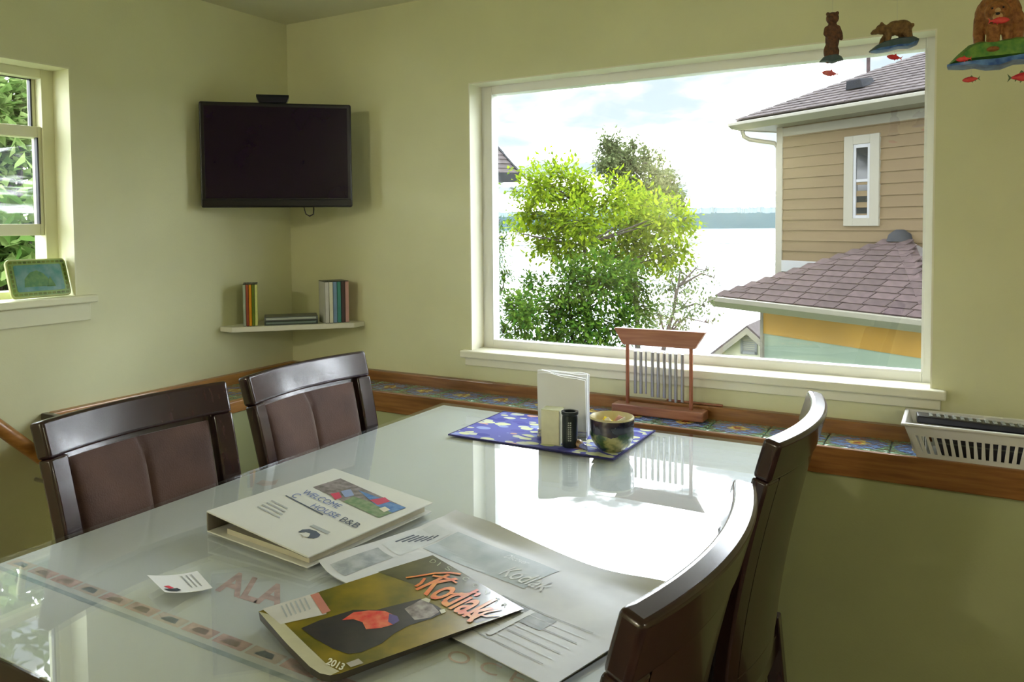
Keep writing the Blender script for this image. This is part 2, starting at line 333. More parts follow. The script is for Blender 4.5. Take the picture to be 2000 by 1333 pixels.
# far wooded shore
M['forest'] = P('distant_forest', (.014,.030,.030), .9, scale=.02, col2=(.020,.040,.038), bump=0)
fm = MB(); prev = None; D = 1330.0; nseg = 700
for i in range(nseg+1):
    u = i/nseg; px = 500 + u*1500
    d = ray((px, 440)); d = Vector((d.x, d.y, 0)).normalized(); base = Vector((CAM.x, CAM.y, 0)) + d*D
    h = 30 + 5*noise.noise(Vector((u*9,0,0))) + 3*noise.noise(Vector((u*40,3,0))) + (3.0*random.random()**3 if u > .5 else 1.6*random.random())
    if px > 1300: h += 2.5
    back = base + d*220
    fm.v += [Vector((base.x, base.y, SEA)), Vector((base.x, base.y, SEA+.72*h+1.5*noise.noise(Vector((u*70,9,0))))), Vector((base.x+d.x*60, base.y+d.y*60, SEA+h)), Vector((back.x, back.y, SEA))]
for i in range(nseg):
    a = i*4
    for k in range(3): fm.f.append((a+k, a+4+k, a+5+k, a+1+k))
o = fm.build('far_shore', M['forest']); tag(o, kind='structure')
# sea haze between here and the far shore
hz = bpy.data.materials.new('sea_haze'); hz.use_nodes = True; t = hz.node_tree; t.nodes.clear()
vs = N(t, 'ShaderNodeVolumeScatter'); vs.inputs['Color'].default_value = (.42,.72,1,1); vs.inputs['Density'].default_value = .00005; vs.inputs['Anisotropy'].default_value = 0
oo = N(t, 'ShaderNodeOutputMaterial'); t.links.new(vs.outputs[0], oo.inputs['Volume'])
o = MB().box((-2400,120,SEA+.5),(900,1290,70)).build('sea_haze', hz); tag(o, 'thin blue haze lying over the water', 'haze', kind='stuff')
# ---------------- houses
M['siding'] = P('tan_lap_siding', (.078,.054,.0265), .7, var=.05, scale=2, stretch=(.5,1,8), bump=.05, bscale=40, rnd=.04, spec=.2)
M['shingle'] = P('brown_roof_shingle', (.036,.029,.029), .9, scale=14, col2=(.058,.048,.047), bump=.5, bscale=120, rnd=.18, spec=.15)
M['shinglem'] = P('mauve_brown_roof_shingle', (.030,.0205,.0205), .9, scale=14, col2=(.050,.034,.034), bump=.5, bscale=120, rnd=.18, spec=.15)
M['roofbase'] = P('roof_underlay', (.08,.07,.065), .9, var=.1)
M['gutter'] = P('cream_gutter_metal', (0.112,0.1064,0.0784), .45, var=.03)
M['hwhite'] = P('house_white_trim', (0.1624,0.1652,0.168), .5, var=.02)
M['htrim'] = P('house_cream_trim', (0.1204,0.112,0.08288), .55, var=.02)
M['yellow'] = P('ochre_yellow_wing', (0.224,0.1204,0.00952), .6, var=.08, scale=2)
M['mint'] = P('pale_mint_wing', (0.1456,0.1904,0.14), .6, var=.04, scale=2)
M['dglass'] = P('dark_house_window_glass', (.006,.009,.012), .08, var=.2, scale=2, spec=.25)
M['vent'] = P('dark_roof_vent', (.014,.015,.018), .85, var=.1, spec=.15)
HX = Vector((.833,-.554,0)).normalized(); HY = Vector((-HX.y, HX.x, 0))
dc = Vector((-.184,.983,0)).normalized()
H0 = Vector((CAM.x, CAM.y, 0)) + dc*13; GB = -3.6
HR = math.atan2(HX.y, HX.x)
def hp(q, yl):
    """pixel -> house frame, on the plane local y = yl"""
    d = ray(q); c = CAM - H0; tt = (yl - c.dot(HY))/d.dot(HY); p = c + d*tt
    return Vector((p.dot(HX), p.dot(HY), p.z))
hs = thing('neighbour_house', 'two storey tan sided house with brown hip roof beyond the picture window', 'house', (H0.x,H0.y,0), HR)
EZ, WR = 2.72, 6.0
wl = MB().box((0,.0,GB),(WR,6,EZ)).build('wall_core', M['siding'], hs)
bd = MB().hull([(.05,-.028,0),(WR,-.028,0),(WR,0,0),(.05,0,0)], [(.05,-.010,.162),(WR,-.010,.162),(WR,0,.162),(.05,0,.162)]).build('siding_board', M['siding'], hs)
z = .72; first = True
while z < EZ-.1:
    if first: b2 = bd; first = False
    else: b2 = bd.copy(); COL.objects.link(b2)
    b2.location = (0,0,z); z += .1535
MB().box((-.03,-.035,GB),(.085,.10,EZ)).build('corner_board', M['htrim'], hs, bevel=.004)
MB().box((.085,-.04,.56),(WR,0,.73)).build('band_board', M['hwhite'], hs, bevel=.004)
MB().box((0.03,-.03,EZ-.14),(WR,0,EZ-.02)).build('frieze_board', M['htrim'], hs)
# window of the house
hw = MB().box((1.20,-.05,1.24),(1.345,-.0,2.46)).box((1.61,-.05,1.24),(1.75,0,2.46)).box((1.345,-.05,2.34),(1.61,0,2.46)).box((1.345,-.05,1.24),(1.61,0,1.345)).build('window_casing', M['htrim'], hs, bevel=.004)
wf = MB().box((1.345,-.04,1.345),(1.385,-.005,2.34)).box((1.57,-.04,1.345),(1.61,-.005,2.34)).box((1.385,-.04,2.29),(1.57,-.005,2.34)).box((1.385,-.04,1.345),(1.57,-.005,1.385)).box((1.385,-.035,1.83),(1.57,-.005,1.87)).build('window_frame', M['hwhite'], hs, bevel=.003)
for z0, z1, yy in ((1.385,1.83,-.02),(1.87,2.29,-.028)):
    MB().box((1.385,yy,z0),(1.57,yy+.006,z1)).build('pane', M['dglass'], wf)
def hiproof(parent, e0, s_max, xr, slope, mat, dz=.06, pyramid=False, ang=0):
    """front face of a hip roof from its eave corner e0, with shingle tabs laid in courses"""
    x0, y0, z0 = e0; z0 += dz
    sl = math.sqrt(1+slope*slope)
    if pyramid:
        ap = (x0+s_max, y0+s_max, z0+slope*s_max)
        base = MB().add([(x0,y0,z0),(xr,y0,z0),ap,(x0,0,z0),(xr,0,z0)], [(0,1,2),(0,2,3),(1,4,2),(0,3,4,1),(3,2,4)])
    else:
        S2 = s_max
        base = MB().add([(x0,y0,z0),(xr,y0,z0),(xr,y0+S2,z0+slope*S2),(x0+S2,y0+S2,z0+slope*S2),(x0,y0+2*S2,z0),(xr,y0+2*S2,z0)], [(0,1,2,3),(0,3,4),(3,2,5,4),(1,5,2),(0,4,5,1)])
    base.build('roof_deck', M['roofbase'], parent)
    ex = .142; rows = int(s_max*sl/ex); tabs = {}
    for r in range(rows+1):
        s0 = r*ex/sl
        xa = x0+s0; xb = (xr-s0) if pyramid else min(xr, 3.4)
        xx = xa - .0; k = 0
        xx = xa + (.0 if r % 2 else -.14)
        while xx < xb:
            a = max(xx, xa); b = min(xx+.30, xb); xx += .305
            if b-a < .05: continue
            wdt = round((b-a)/.05)*.05
            if wdt <= 0: continue
            if wdt not in tabs:
                src = MB().hull([(0,-.012,.004),(wdt-.008,-.012,.004),(wdt-.008,ex*1.15,.004),(0,ex*1.15,.004)], [(0,-.012,.022),(wdt-.008,-.012,.022),(wdt-.008,ex*1.15,.008),(0,ex*1.15,.008)]).build('shingle', mat, parent)
                tabs[wdt] = src; ob = src
            else:
                ob = tabs[wdt].copy(); COL.objects.link(ob)
            ob.location = (a + random.uniform(-.004,.004), y0+s0, z0+slope*s0+.002)
            ob.rotation_euler = (math.atan(slope), 0, 0)
    # hip caps
    nc = int(s_max*math.sqrt(2+slope*slope)/.2)
    for side in ((1,-1) if pyramid else (1,)):
        for i in range(nc):
            s = i*s_max/nc; ds = s_max/nc*1.2
            ax = (x0+s) if side > 0 else (xr-s)
            p = Vector((ax, y0+s, z0+slope*s+.02)); q = Vector((ax+side*ds, y0+s+ds, z0+slope*(s+ds)+.012))
            d = (q-p).normalized(); sd_ = Vector((0,0,1)).cross(d).normalized()
            up = d.cross(sd_)
            wv = .11
            mb = MB().hull([p-sd_*wv-up*.03, p, p+sd_*wv-up*.03, p+sd_*wv-up*.045, p-sd_*wv-up*.045], [q-sd_*wv-up*.03, q, q+sd_*wv-up*.03, q+sd_*wv-up*.045, q-sd_*wv-up*.045])
            mb.build('hip_cap', mat, parent)
e0 = Vector((-.443,-.45,2.80))
hiproof(hs, e0, 3.4, WR+.45, .45, M['shingle'])
MB().box((-.443,-.45,2.72),(WR+.45,6.4,2.795)).build('soffit', M['htrim'], hs)
MB().hull([(-.50,-.56,2.775),(-.50,-.45,2.70),(-.50,-.45,2.82),(-.50,-.56,2.82)], [(WR+.5,-.56,2.775),(WR+.5,-.45,2.70),(WR+.5,-.45,2.82),(WR+.5,-.56,2.82)]).build('gutter', M['gutter'], hs, bevel=.006)
MB().box((-.52,-.47,2.71),(-.44,5.5,2.82)).build('gutter', M['gutter'], hs, bevel=.006)
MB().tube([(-.40,-.36,2.71),(-.40,-.33,2.62),(-.36,-.25,2.57),(-.10,-.0,2.50),(-.06,.03,2.42),(-.06,.03,GB)], .032, 10).build('downspout', M['gutter'], hs, smooth=50)
# roof vent and pipe
def onroof(px, py):
    best = None
    for k in range(400):
        yl = -.45 + k*.01; p = hp((px,py), yl); err = abs(p.z-(2.86+.45*(yl+.45)))
        if best is None or err < best[0]: best = (err, p)
    return best[1]
rv = onroof(1680, 172)
MB().hull([(rv.x-.14,rv.y-.12,rv.z-.02),(rv.x+.14,rv.y-.12,rv.z-.02),(rv.x+.14,rv.y+.14,rv.z+.05),(rv.x-.14,rv.y+.14,rv.z+.05)], [(rv.x-.11,rv.y-.14,rv.z+.10),(rv.x+.11,rv.y-.14,rv.z+.10),(rv.x+.09,rv.y+.12,rv.z+.14),(rv.x-.09,rv.y+.12,rv.z+.14)]).build('roof_vent', M['vent'], hs, bevel=.01)
pp = onroof(1696, 134)
MB().tube([(pp.x,pp.y,pp.z-.1),(pp.x,pp.y,pp.z+.42)], .026, 10).build('vent_pipe', M['shinglem'], hs, smooth=50)
# low wing with its own pyramid roof
wg = thing('house_wing', 'low house wing with pyramid roof, yellow band and pale green lower part', 'house', (H0.x,H0.y,0), HR)
f0 = hp((1398,583), -1.65)
sM = 1.62; xr2 = f0.x+2*sM
hiproof(wg, (f0.x,-1.65,f0.z-.03), sM, xr2, .5, M['shinglem'], pyramid=True)
MB().lathe([(.02,-.05),(.16,-.06),(.13,.03),(.05,.09)], 12, (f0.x+sM,-.08,f0.z+.03+.5*sM)).build('roof_cap', M['vent'], wg, smooth=50)
MB().hull([(f0.x-.05,-1.75,f0.z-.03),(f0.x-.05,-1.65,f0.z-.12),(f0.x-.05,-1.65,f0.z+.03),(f0.x-.05,-1.75,f0.z+.03)], [(xr2+.05,-1.75,f0.z-.03),(xr2+.05,-1.65,f0.z-.12),(xr2+.05,-1.65,f0.z+.03),(xr2+.05,-1.75,f0.z+.03)]).build('gutter', M['gutter'], wg, bevel=.005)
MB().box((f0.x,-1.65,f0.z-.10),(xr2,-.1,f0.z-.05)).build('soffit', M['htrim'], wg)
c0 = hp((1490,620), -1.25); cx = c0.x
ZB = hp((1490,651), -1.25).z
MB().box((cx,-1.27,ZB),(xr2-.4,-.1,f0.z-.05)).build('upper_band', M['yellow'], wg)  # ochre yellow upper band, pale green lower part of the wing
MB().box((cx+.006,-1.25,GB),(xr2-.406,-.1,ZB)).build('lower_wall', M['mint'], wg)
MB().box((cx-.015,-1.285,GB),(cx+.03,-1.2,f0.z-.06)).build('corner_board', M['htrim'], wg)
# small pale gabled cottage, lower down the bank
pk = atd((1463,641), 22.0); 
cdir = math.atan2(_r0.y, _r0.x)
cg = thing('gabled_cottage', 'small pale cottage gable with a louvred vent, below the yellow banded wing', 'cottage', (pk.x,pk.y,pk.z-5), cdir-math.radians(32))
M['cott'] = P('pale_cottage_siding', (.36,.35,.26), .7, var=.03, stretch=(1,1,10), scale=3)
hwid, sl2 = 2.4, .87
MB().prism([(-hwid+.3,0),(hwid-.3,0),(hwid-.3,5-sl2*(hwid-.3)-.1),(0,4.9),(-hwid+.3,5-sl2*(hwid-.3)-.1)], .2, Matrix.Rotation(PI/2,4,'X') @ Matrix.Translation((0,0,-.2))).build('gable_wall', M['cott'], cg)
for sg in (-1,1):
    mb = MB().hull([(0,-.25,5),(sg*hwid,-.25,5-sl2*hwid),(sg*hwid,4,5-sl2*hwid),(0,4,5)], [(0,-.25,5.1),(sg*(hwid+.05),-.25,5.1-sl2*hwid),(sg*(hwid+.05),4,5.1-sl2*hwid),(0,4,5.1)])
    mb.build('roof_slope', M['shingle'], cg)
    MB().hull([(0,-.29,4.86),(sg*hwid,-.29,4.86-sl2*hwid),(sg*hwid,-.25,4.86-sl2*hwid),(0,-.25,4.86)], [(0,-.29,5.04),(sg*hwid,-.29,5.04-sl2*hwid),(sg*hwid,-.25,5.04-sl2*hwid),(0,-.25,5.04)]).build('barge_board', M['htrim'], cg)
lv = MB().box((-.22,-.03,4.28),(.22,.0,4.36)).box((-.22,-.03,4.70),(.22,0,4.76)).box((-.22,-.03,4.28),(-.16,0,4.76)).box((.16,-.03,4.28),(.22,0,4.76)).build('vent_frame', M['hwhite'], cg)
for i in range(6): MB().box((-.16,-.025,4.375+i*.055),(.16,-.005,4.40+i*.055)).build('louvre', M['hwhite'], lv)
# roof corner of the house on the other side
ec = atd((1012,340), 11.2)
lh = thing('roof_corner_house', 'house with grey shingled gable roof corner, beside the leafy tree', 'house', (ec.x,ec.y,0), math.radians(55.5))
m_ = .60; zE = ec.z
MB().hull([(0,0,zE-.02),(-5,0,zE-.02),(-5,3,zE+m_*3-.02),(0,3,zE+m_*3-.02)], [(0,0,zE),(-5,0,zE),(-5,3,zE+m_*3),(0,3,zE+m_*3)]).build('roof_deck', M['roofbase'], lh)
sh = None
for r in range(18):
    s0 = r*.142/math.sqrt(1+m_*m_)
    for k in range(7):
        xx = -.292-.3*k + (.0 if r%2 else -.0) - (.14 if r%2 and k else 0)
        if sh is None: sh = ob = MB().hull([(0,-.012,.004),(.292,-.012,.004),(.292,.163,.004),(0,.163,.004)], [(0,-.012,.024),(.292,-.012,.024),(.292,.163,.008),(0,.163,.008)]).build('shingle', M['shingle'], lh)
        else: ob = sh.copy(); COL.objects.link(ob)
        ob.location = (xx, s0, zE+m_*s0+.002); ob.rotation_euler = (math.atan(m_),0,0)
MB().box((-5,-.04,zE-.12),(.02,.0,zE+.01)).build('fascia', M['vent'], lh)
MB().hull([(0,-.04,zE-.12),(.03,-.04,zE-.12),(.03,3,zE+m_*3-.12),(0,3,zE+m_*3-.12)], [(0,-.04,zE+.02),(.03,-.04,zE+.02),(.03,3,zE+m_*3+.02),(0,3,zE+m_*3+.02)]).build('rake_board', M['vent'], lh)
MB().box((-5,0,zE-.10),(-.02,.6,zE-.07)).build('soffit', M['htrim'], lh)
MB().box((-5,.6,GB),(-.75,3,zE-.10)).build('wall_core', M['siding'], lh)
# ---------------- trees
M['bark'] = P('grey_brown_bark', (.022,.016,.012), .9, scale=10, col2=(.04,.03,.022), bump=.5, bscale=40)
M['leaf1'] = leafmat('bright_yellow_green_leaf', (.085,.155,.008), (.24,.31,.016), .55)
M['leaf1d'] = leafmat('mid_green_leaf', (.020,.064,.009), (.075,.130,.015), .4)
M['leaf2'] = leafmat('grey_green_leaf', (.055,.078,.032), (.14,.17,.075), .35)
M['leaf3'] = leafmat('garden_leaf', (.05,.11,.02), (.20,.27,.09), .45)
def leaves(clumps, n, size, rnd, slim=.5):
    """diamond leaves folded along the midrib, gathered in drooping sprays"""
    V = []; Fc = []
    tot = sum(c[1]**2*c[2] for c in clumps)
    for c, r, dens in clumps:
        k = int(n*r*r*dens/tot)
        nsp = max(4, k//9)
        for s in range(nsp):
            d = Vector((rnd.gauss(0,1), rnd.gauss(0,1), rnd.gauss(0,1))).normalized()
            p0 = c + d*r*(rnd.random()**.45)
            out = (d + Vector((rnd.uniform(-.5,.5), rnd.uniform(-.5,.5), rnd.uniform(-.3,.5)))).normalized()
            for q in range(max(3, k//nsp)):
                p = p0 + out*size*rnd.uniform(-1.6,1.6) + Vector((rnd.gauss(0,1),rnd.gauss(0,1),rnd.gauss(0,1)))*size*.55
                a = (out + Vector((rnd.uniform(-1,1),rnd.uniform(-1,1),rnd.uniform(-1.0,.4)))).normalized()
                b = a.cross(Vector((rnd.uniform(-.4,.4),rnd.uniform(-.4,.4),1))).normalized(); nn = a.cross(b)
                L_ = size*rnd.uniform(.7,1.3); W_ = L_*slim*.5
                i = len(V); V += [p, p+a*L_*.45+b*W_+nn*W_*.3, p+a*L_, p+a*L_*.45-b*W_+nn*W_*.3]
                Fc += [(i,i+1,i+2),(i,i+2,i+3)]
    return V, Fc
def tree(name, label, depth, clumps, n, size, mat, trunk, group=None, seed=1, slim=.5, jit=.9):
    """clumps: (px, py, radius px, density); trunk: pixel path of the stem, followed down to the ground"""
    rnd = random.Random(seed); cl = []
    for c in clumps:
        dd = depth + rnd.uniform(-jit, jit)*.55
        cl.append((atd((c[0],c[1]), dd), c[2]/F_PX*dd, c[3] if len(c) > 3 else 1))
    tp = [atd(q, depth) for q in trunk]
    b = tp[-1]; gzv = min(gz(b.x, b.y), b.z-.3); tp.append(Vector((b.x+.05, b.y, gzv-.2))); tp = tp[::-1]
    root = thing(name, label, 'tree', (tp[0].x,tp[0].y,gzv), group=group)
    rr = .0042*depth
    rs = [rr*(1-.75*i/(len(tp)-1)) for i in range(len(tp))]
    bld(MB().tube(tp, rs, 10), 'trunk', M['bark'], root, smooth=60)
    bm_ = MB()
    for p, r, dn in cl:
        k = min(range(1, len(tp)), key=lambda i: (tp[i]-p).length + (1.5 if tp[i].z > p.z else 0)); a = tp[k]
        mid = a.lerp(p, .55) + Vector((rnd.uniform(-.08,.08), rnd.uniform(-.08,.08), rnd.uniform(.0,.12)))
        bm_.tube([a, mid, p], [rr*.38, rr*.25, rr*.10], 6)
        for q in range(4):
            e = p + Vector((rnd.gauss(0,1),rnd.gauss(0,1),rnd.gauss(.3,1))).normalized()*r*.85
            bm_.tube([p.lerp(mid,.2), p.lerp(e,.5)+Vector((0,0,.03)), e], [rr*.12, rr*.08, rr*.03], 5)
    o = bld(bm_, 'branches', M['bark'], root, fix=False); o['kind'] = 'stuff'
    V, Fc = leaves(cl, n, size, rnd, slim)
    mb = MB(); mb.v = V; mb.f = Fc
    o = bld(mb, 'foliage', mat, root, fix=False); o['kind'] = 'stuff'
    return root
top = [(1050,360,36),(1090,345,36),(1130,375,40),(1030,415,34),(1085,420,46),(1140,430,50),(1200,385,42),(1250,408,46),(1300,430,44),(1345,432,20),(1185,465,55),(1110,480,50),(1245,480,56),(1300,500,42),(1062,470,30),(1010,455,16,.6),(1335,480,22,.7),(1000,375,10,.5),(1025,350,16,.7)]
low = [(1120,560,50),(1180,545,55),(1090,620,48),(1150,630,48),(1030,620,42),(1000,600,28),(1040,570,32,.7),(1230,560,42),(1262,600,34,.8),(1215,635,34),(985,645,18),(1170,690,45),(1080,690,45),(1010,690,35)]
tree('leafy_tree', 'bright yellow green leafy tree in front of the water', 8.0, top, 13000, .062, M['leaf1'], [(1130,400),(1140,480),(1150,560),(1150,640)], seed=3, jit=.8)
tree('leafy_shrub', 'darker green bushy shrub under the bright leafy tree', 7.6, low, 11000, .060, M['leaf1d'], [(1110,560),(1115,620),(1120,680)], seed=4, jit=.6)
t2 = [(1200,335,26),(1300,350,22),(1250,385,30),(1315,372,18),(1330,400,12),(1205,300,22),(1190,290,26),(1222,312,28),(1260,308,26),(1180,322,20),(1240,350,32),(1282,340,22),(1300,382,24),(1268,385,28),(1322,395,10),(1210,358,24),(1185,275,12),(1235,285,12),(1290,310,10)]
tree('tall_thin_tree', 'taller grey green tree with small leaves rising behind the bright tree', 13.5, t2, 15000, .066, M['leaf2'], [(1225,330),(1235,420),(1240,520),(1245,640)], seed=5, slim=.55)
t3 = [(1312,560,36,.6),(1350,545,26,.6),(1382,530,12,.7),(1340,600,34,.6),(1292,620,30,.7),(1376,600,20,.6),(1385,632,12,.6),(1325,640,24,.6),(1398,545,7,.7)]
tree('sparse_sapling', 'sparse open sapling with fine twigs beside the low wing roof', 7.2, t3, 1500, .040, M['leaf2'], [(1325,560),(1315,610),(1300,660),(1290,720)], seed=6, jit=.5)
tree('dark_conifer', 'dark feathery conifer partly hidden by the picture window frame', 10.5, [(978,470,14),(972,505,14),(985,535,14),(965,560,18),(975,435,8),(960,600,20)], 1700, .07, M['leaf1d'], [(960,480),(960,600)], seed=8, slim=.25, jit=.3)
# side garden seen through the side window
def side(name, label, qs, x, n, size, mat, seed, cat='shrub'):
    rnd = random.Random(seed); cl = []
    for c in qs:
        p = onx((c[0],c[1]), x + rnd.uniform(-.3,.3)); cl.append((p, c[2]/F_PX*(p-CAM).length, 1))
    b = onx((qs[0][0], qs[0][1]), x); root = thing(name, label, cat, (b.x,b.y,-.6), group=None)
    bm_ = MB().tube([(b.x,b.y,-.7),(b.x+.03,b.y,.2),b], [.05,.04,.02], 8)
    for p, r, d in cl: bm_.tube([(b.x+.03,b.y,.2), p.lerp(b,.4), p], [.025,.015,.008], 6)
    bld(bm_, 'stems', M['bark'], root, fix=False)
    V, Fc = leaves(cl, n, size, rnd, .6); mb = MB(); mb.v = V; mb.f = Fc
    o = bld(mb, 'foliage', mat, root, fix=False); o['kind'] = 'stuff'
side('garden_tree', 'light green garden tree outside the side window', [(10,215,50),(60,190,28),(-40,190,60),(-90,250,70),(30,250,34),(-60,330,60),(20,300,40)], -3.0, 3800, .10, M['leaf3'], 11, 'tree')
side('broad_leaf_shrub', 'broad leaved shrub close outside the raised sash of the side window', [(20,480,36),(60,475,30),(-20,520,44),(40,530,36),(-70,470,60),(80,540,40)], -1.5, 900, .13, M['leaf3'], 12)
M['fence'] = wood('weathered_tan_fence_wood', (0.0952,0.0644,0.042), (0.1288,0.0896,0.0616), 'Z', .8, 0)
fe = thing('garden_fence', 'tan board fence standing behind the side garden', 'fence', (-4.6,-2.0,-.6))
for i in range(22):
    y0 = -4.0+i*.2; bld(MB().box((-4.62,y0,-.6),(-4.6,y0+.185,1.42+.01*math.sin(i*3))), 'fence_board', M['fence'], fe)
bld(MB().box((-4.60,-4.0,1.1),(-4.56,.4,1.18)), 'fence_rail', M['fence'], fe)
M['hedge'] = leafmat('hedge_leaf', (.03,.06,.014), (.10,.15,.045), .4)
rnd = random.Random(13); hcl = []
for i in range(9):
    for k in range(4): hcl.append((Vector((-6.6+rnd.uniform(-.4,.4), -4.0+i*1.25+rnd.uniform(-.3,.3), .6+k*1.35+rnd.uniform(-.2,.2))), 1.0, 1))
th2 = thing('sky_block_hedge', 'tall dark hedge added to screen the sky over the tan garden fence', 'hedge', (-6.6,0,-.6))  # hedge added and raised to keep the sky's reflection off the table glass
hb = MB()
for i in range(9): hb.tube([(-6.6,-4.0+i*1.25,-.7),(-6.6,-4.0+i*1.25+.1,2.2),(-6.6,-4.0+i*1.25,5.0)], [.08,.06,.02], 8)
o = bld(hb, 'stems', M['bark'], th2, fix=False); o['kind'] = 'stuff'
V, Fc = leaves(hcl, 15000, .20, rnd, .6); mb = MB(); mb.v = V; mb.f = Fc
o = bld(mb, 'foliage', M['hedge'], th2, fix=False); o['kind'] = 'stuff'
# ================================================================== indoor things
def font_mesh(text, shear=0, bold=0):
    c = bpy.data.curves.new('text', 'FONT'); c.body = text; c.shear = shear; c.offset = bold; c.resolution_u = 3
    o = bpy.data.objects.new('text', c); COL.objects.link(o)
    dg = bpy.context.evaluated_depsgraph_get(); dg.update()
    me = bpy.data.meshes.new_from_object(o.evaluated_get(dg)); bpy.data.objects.remove(o)
    vs = [v.co.copy() for v in me.vertices]; fs = [tuple(p.vertices) for p in me.polygons]; bpy.data.meshes.remove(me)
    return vs, fs
class Plane:
    def __init__(s, p, n): s.p = Vector(p); s.n = Vector(n).normalized()
    def at(s, q, h=0): d = ray(q); p0 = s.p + s.n*h; return CAM + d*((p0-CAM).dot(s.n)/d.dot(s.n))
def decal(pl, poly, mat, parent, name='print', h=.0006):
    P_ = [pl.at(q, h) for q in poly]; c = (P_[1]-P_[0]).cross(P_[2]-P_[1])
    if c.dot(pl.n) < 0: P_ = P_[::-1]
    return MB().add(P_, [tuple(range(len(P_)))]).build(name, mat, parent, world=True, fix=False)
def text_on(pl, text, q0, q1, qh, mat, parent, name='lettering', h=.0012, shear=0, bold=0):
    vs, fs = font_mesh(text, shear, bold)
    x0 = min(v.x for v in vs); x1 = max(v.x for v in vs); H = max(v.y for v in vs)
    A, B, C_ = pl.at(q0,h), pl.at(q1,h), pl.at(qh,h)
    mb = MB(); mb.v = [A + (B-A)*((v.x-x0)/(x1-x0)) + (C_-A)*(v.y/H) for v in vs]; mb.f = fs
    return mb.build(name, mat, parent, world=True, fix=False)
T = .75
TX0, TX1, TY0, TY1 = .84, 1.90, -1.746, -.203
# ---- table, cloth, glass
tb = thing('dining_table', 'long dark wood dining table pushed up to the tiled ledge', 'table', ((TX0+TX1)/2,(TY0+TY1)/2,0))
bld(MB().box((TX0,TY0,T-.048),(TX1,TY1,T-.0075)), 'table_top', M['dark'], tb, bevel=.003)
bld(MB().box((TX0+.07,TY0+.07,T-.13),(TX1-.07,TY0+.09,T-.048)).box((TX0+.07,TY1-.09,T-.13),(TX1-.07,TY1-.07,T-.048)).box((TX0+.07,TY0+.09,T-.13),(TX0+.09,TY1-.09,T-.048)).box((TX1-.09,TY0+.09,T-.13),(TX1-.07,TY1-.09,T-.048)), 'apron', M['dark'], tb)
for sx in (TX0+.04, TX1-.12):
    for sy in (TY0+.04, TY1-.12):
        bld(MB().hull([(sx+.015,sy+.015,0),(sx+.065,sy+.015,0),(sx+.065,sy+.065,0),(sx+.015,sy+.065,0)], [(sx,sy,T-.048),(sx+.08,sy,T-.048),(sx+.08,sy+.08,T-.048),(sx,sy+.08,T-.048)]), 'leg', M['dark'], tb, bevel=.004)
cl = thing('printed_tablecloth', 'white printed souvenir tablecloth with faded red and blue border under the glass', 'tablecloth', ((TX0+TX1)/2,(TY0+TY1)/2,T-.0075))
bld(MB().box((TX0+.004,TY0+.004,T-.0075),(TX1-.004,TY1-.004,T-.0065)), 'cloth', M['cloth'], cl)
pc = Plane((0,0,T-.0065),(0,0,1))
def rect(x0, y0, x1, y1, mat, name='print'):
    return MB().add([(x0,y0,T-.0062),(x1,y0,T-.0062),(x1,y1,T-.0062),(x0,y1,T-.0062)], [(0,1,2,3)]).build(name, mat, cl, world=True, fix=False)
rect(TX0+.006, -1.592, TX1-.01, -1.583, M['blue'], 'border_line')
M['pink'] = P('pale_pink_print', (.70,.60,.56), .8, var=.08, scale=60)
x = TX0+.012; k = 0
while x < TX1-.08:
    rect(x, -1.572, x+.058, -1.550, M['red'] if k%3 else M['pink'], 'border_block'); 
    r2 = MB().add([(x+.012,-1.567,T-.006),(x+.046,-1.567,T-.006),(x+.04,-1.555,T-.006),(x+.018,-1.555,T-.006)], [(0,1,2,3)]).build('border_motif', M['pink'] if k%3 else M['blue'], cl, world=True, fix=False)
    x += .064; k += 1
text_on(pc, 'ALA', (420,1152), (548,1192), (447,1113), M['red'], cl, bold=.03, h=.0004)
text_on(pc, 'O C E', (868,1287), (1018,1340), (884,1268), M['red'], cl, h=.0004)
decal(pc, [(500,945),(512,938),(530,941),(545,936),(538,947),(515,950)], M['pink'], cl, 'fish_print', h=.0004)
o = MB().box((TX0-.002,TY0-.002,T-.006),(TX1+.002,TY1+.002,T)).build('glass_cover', M['tglass'], bevel=.0012); tag(o, 'clear glass sheet covering the whole dining table', 'glass sheet')
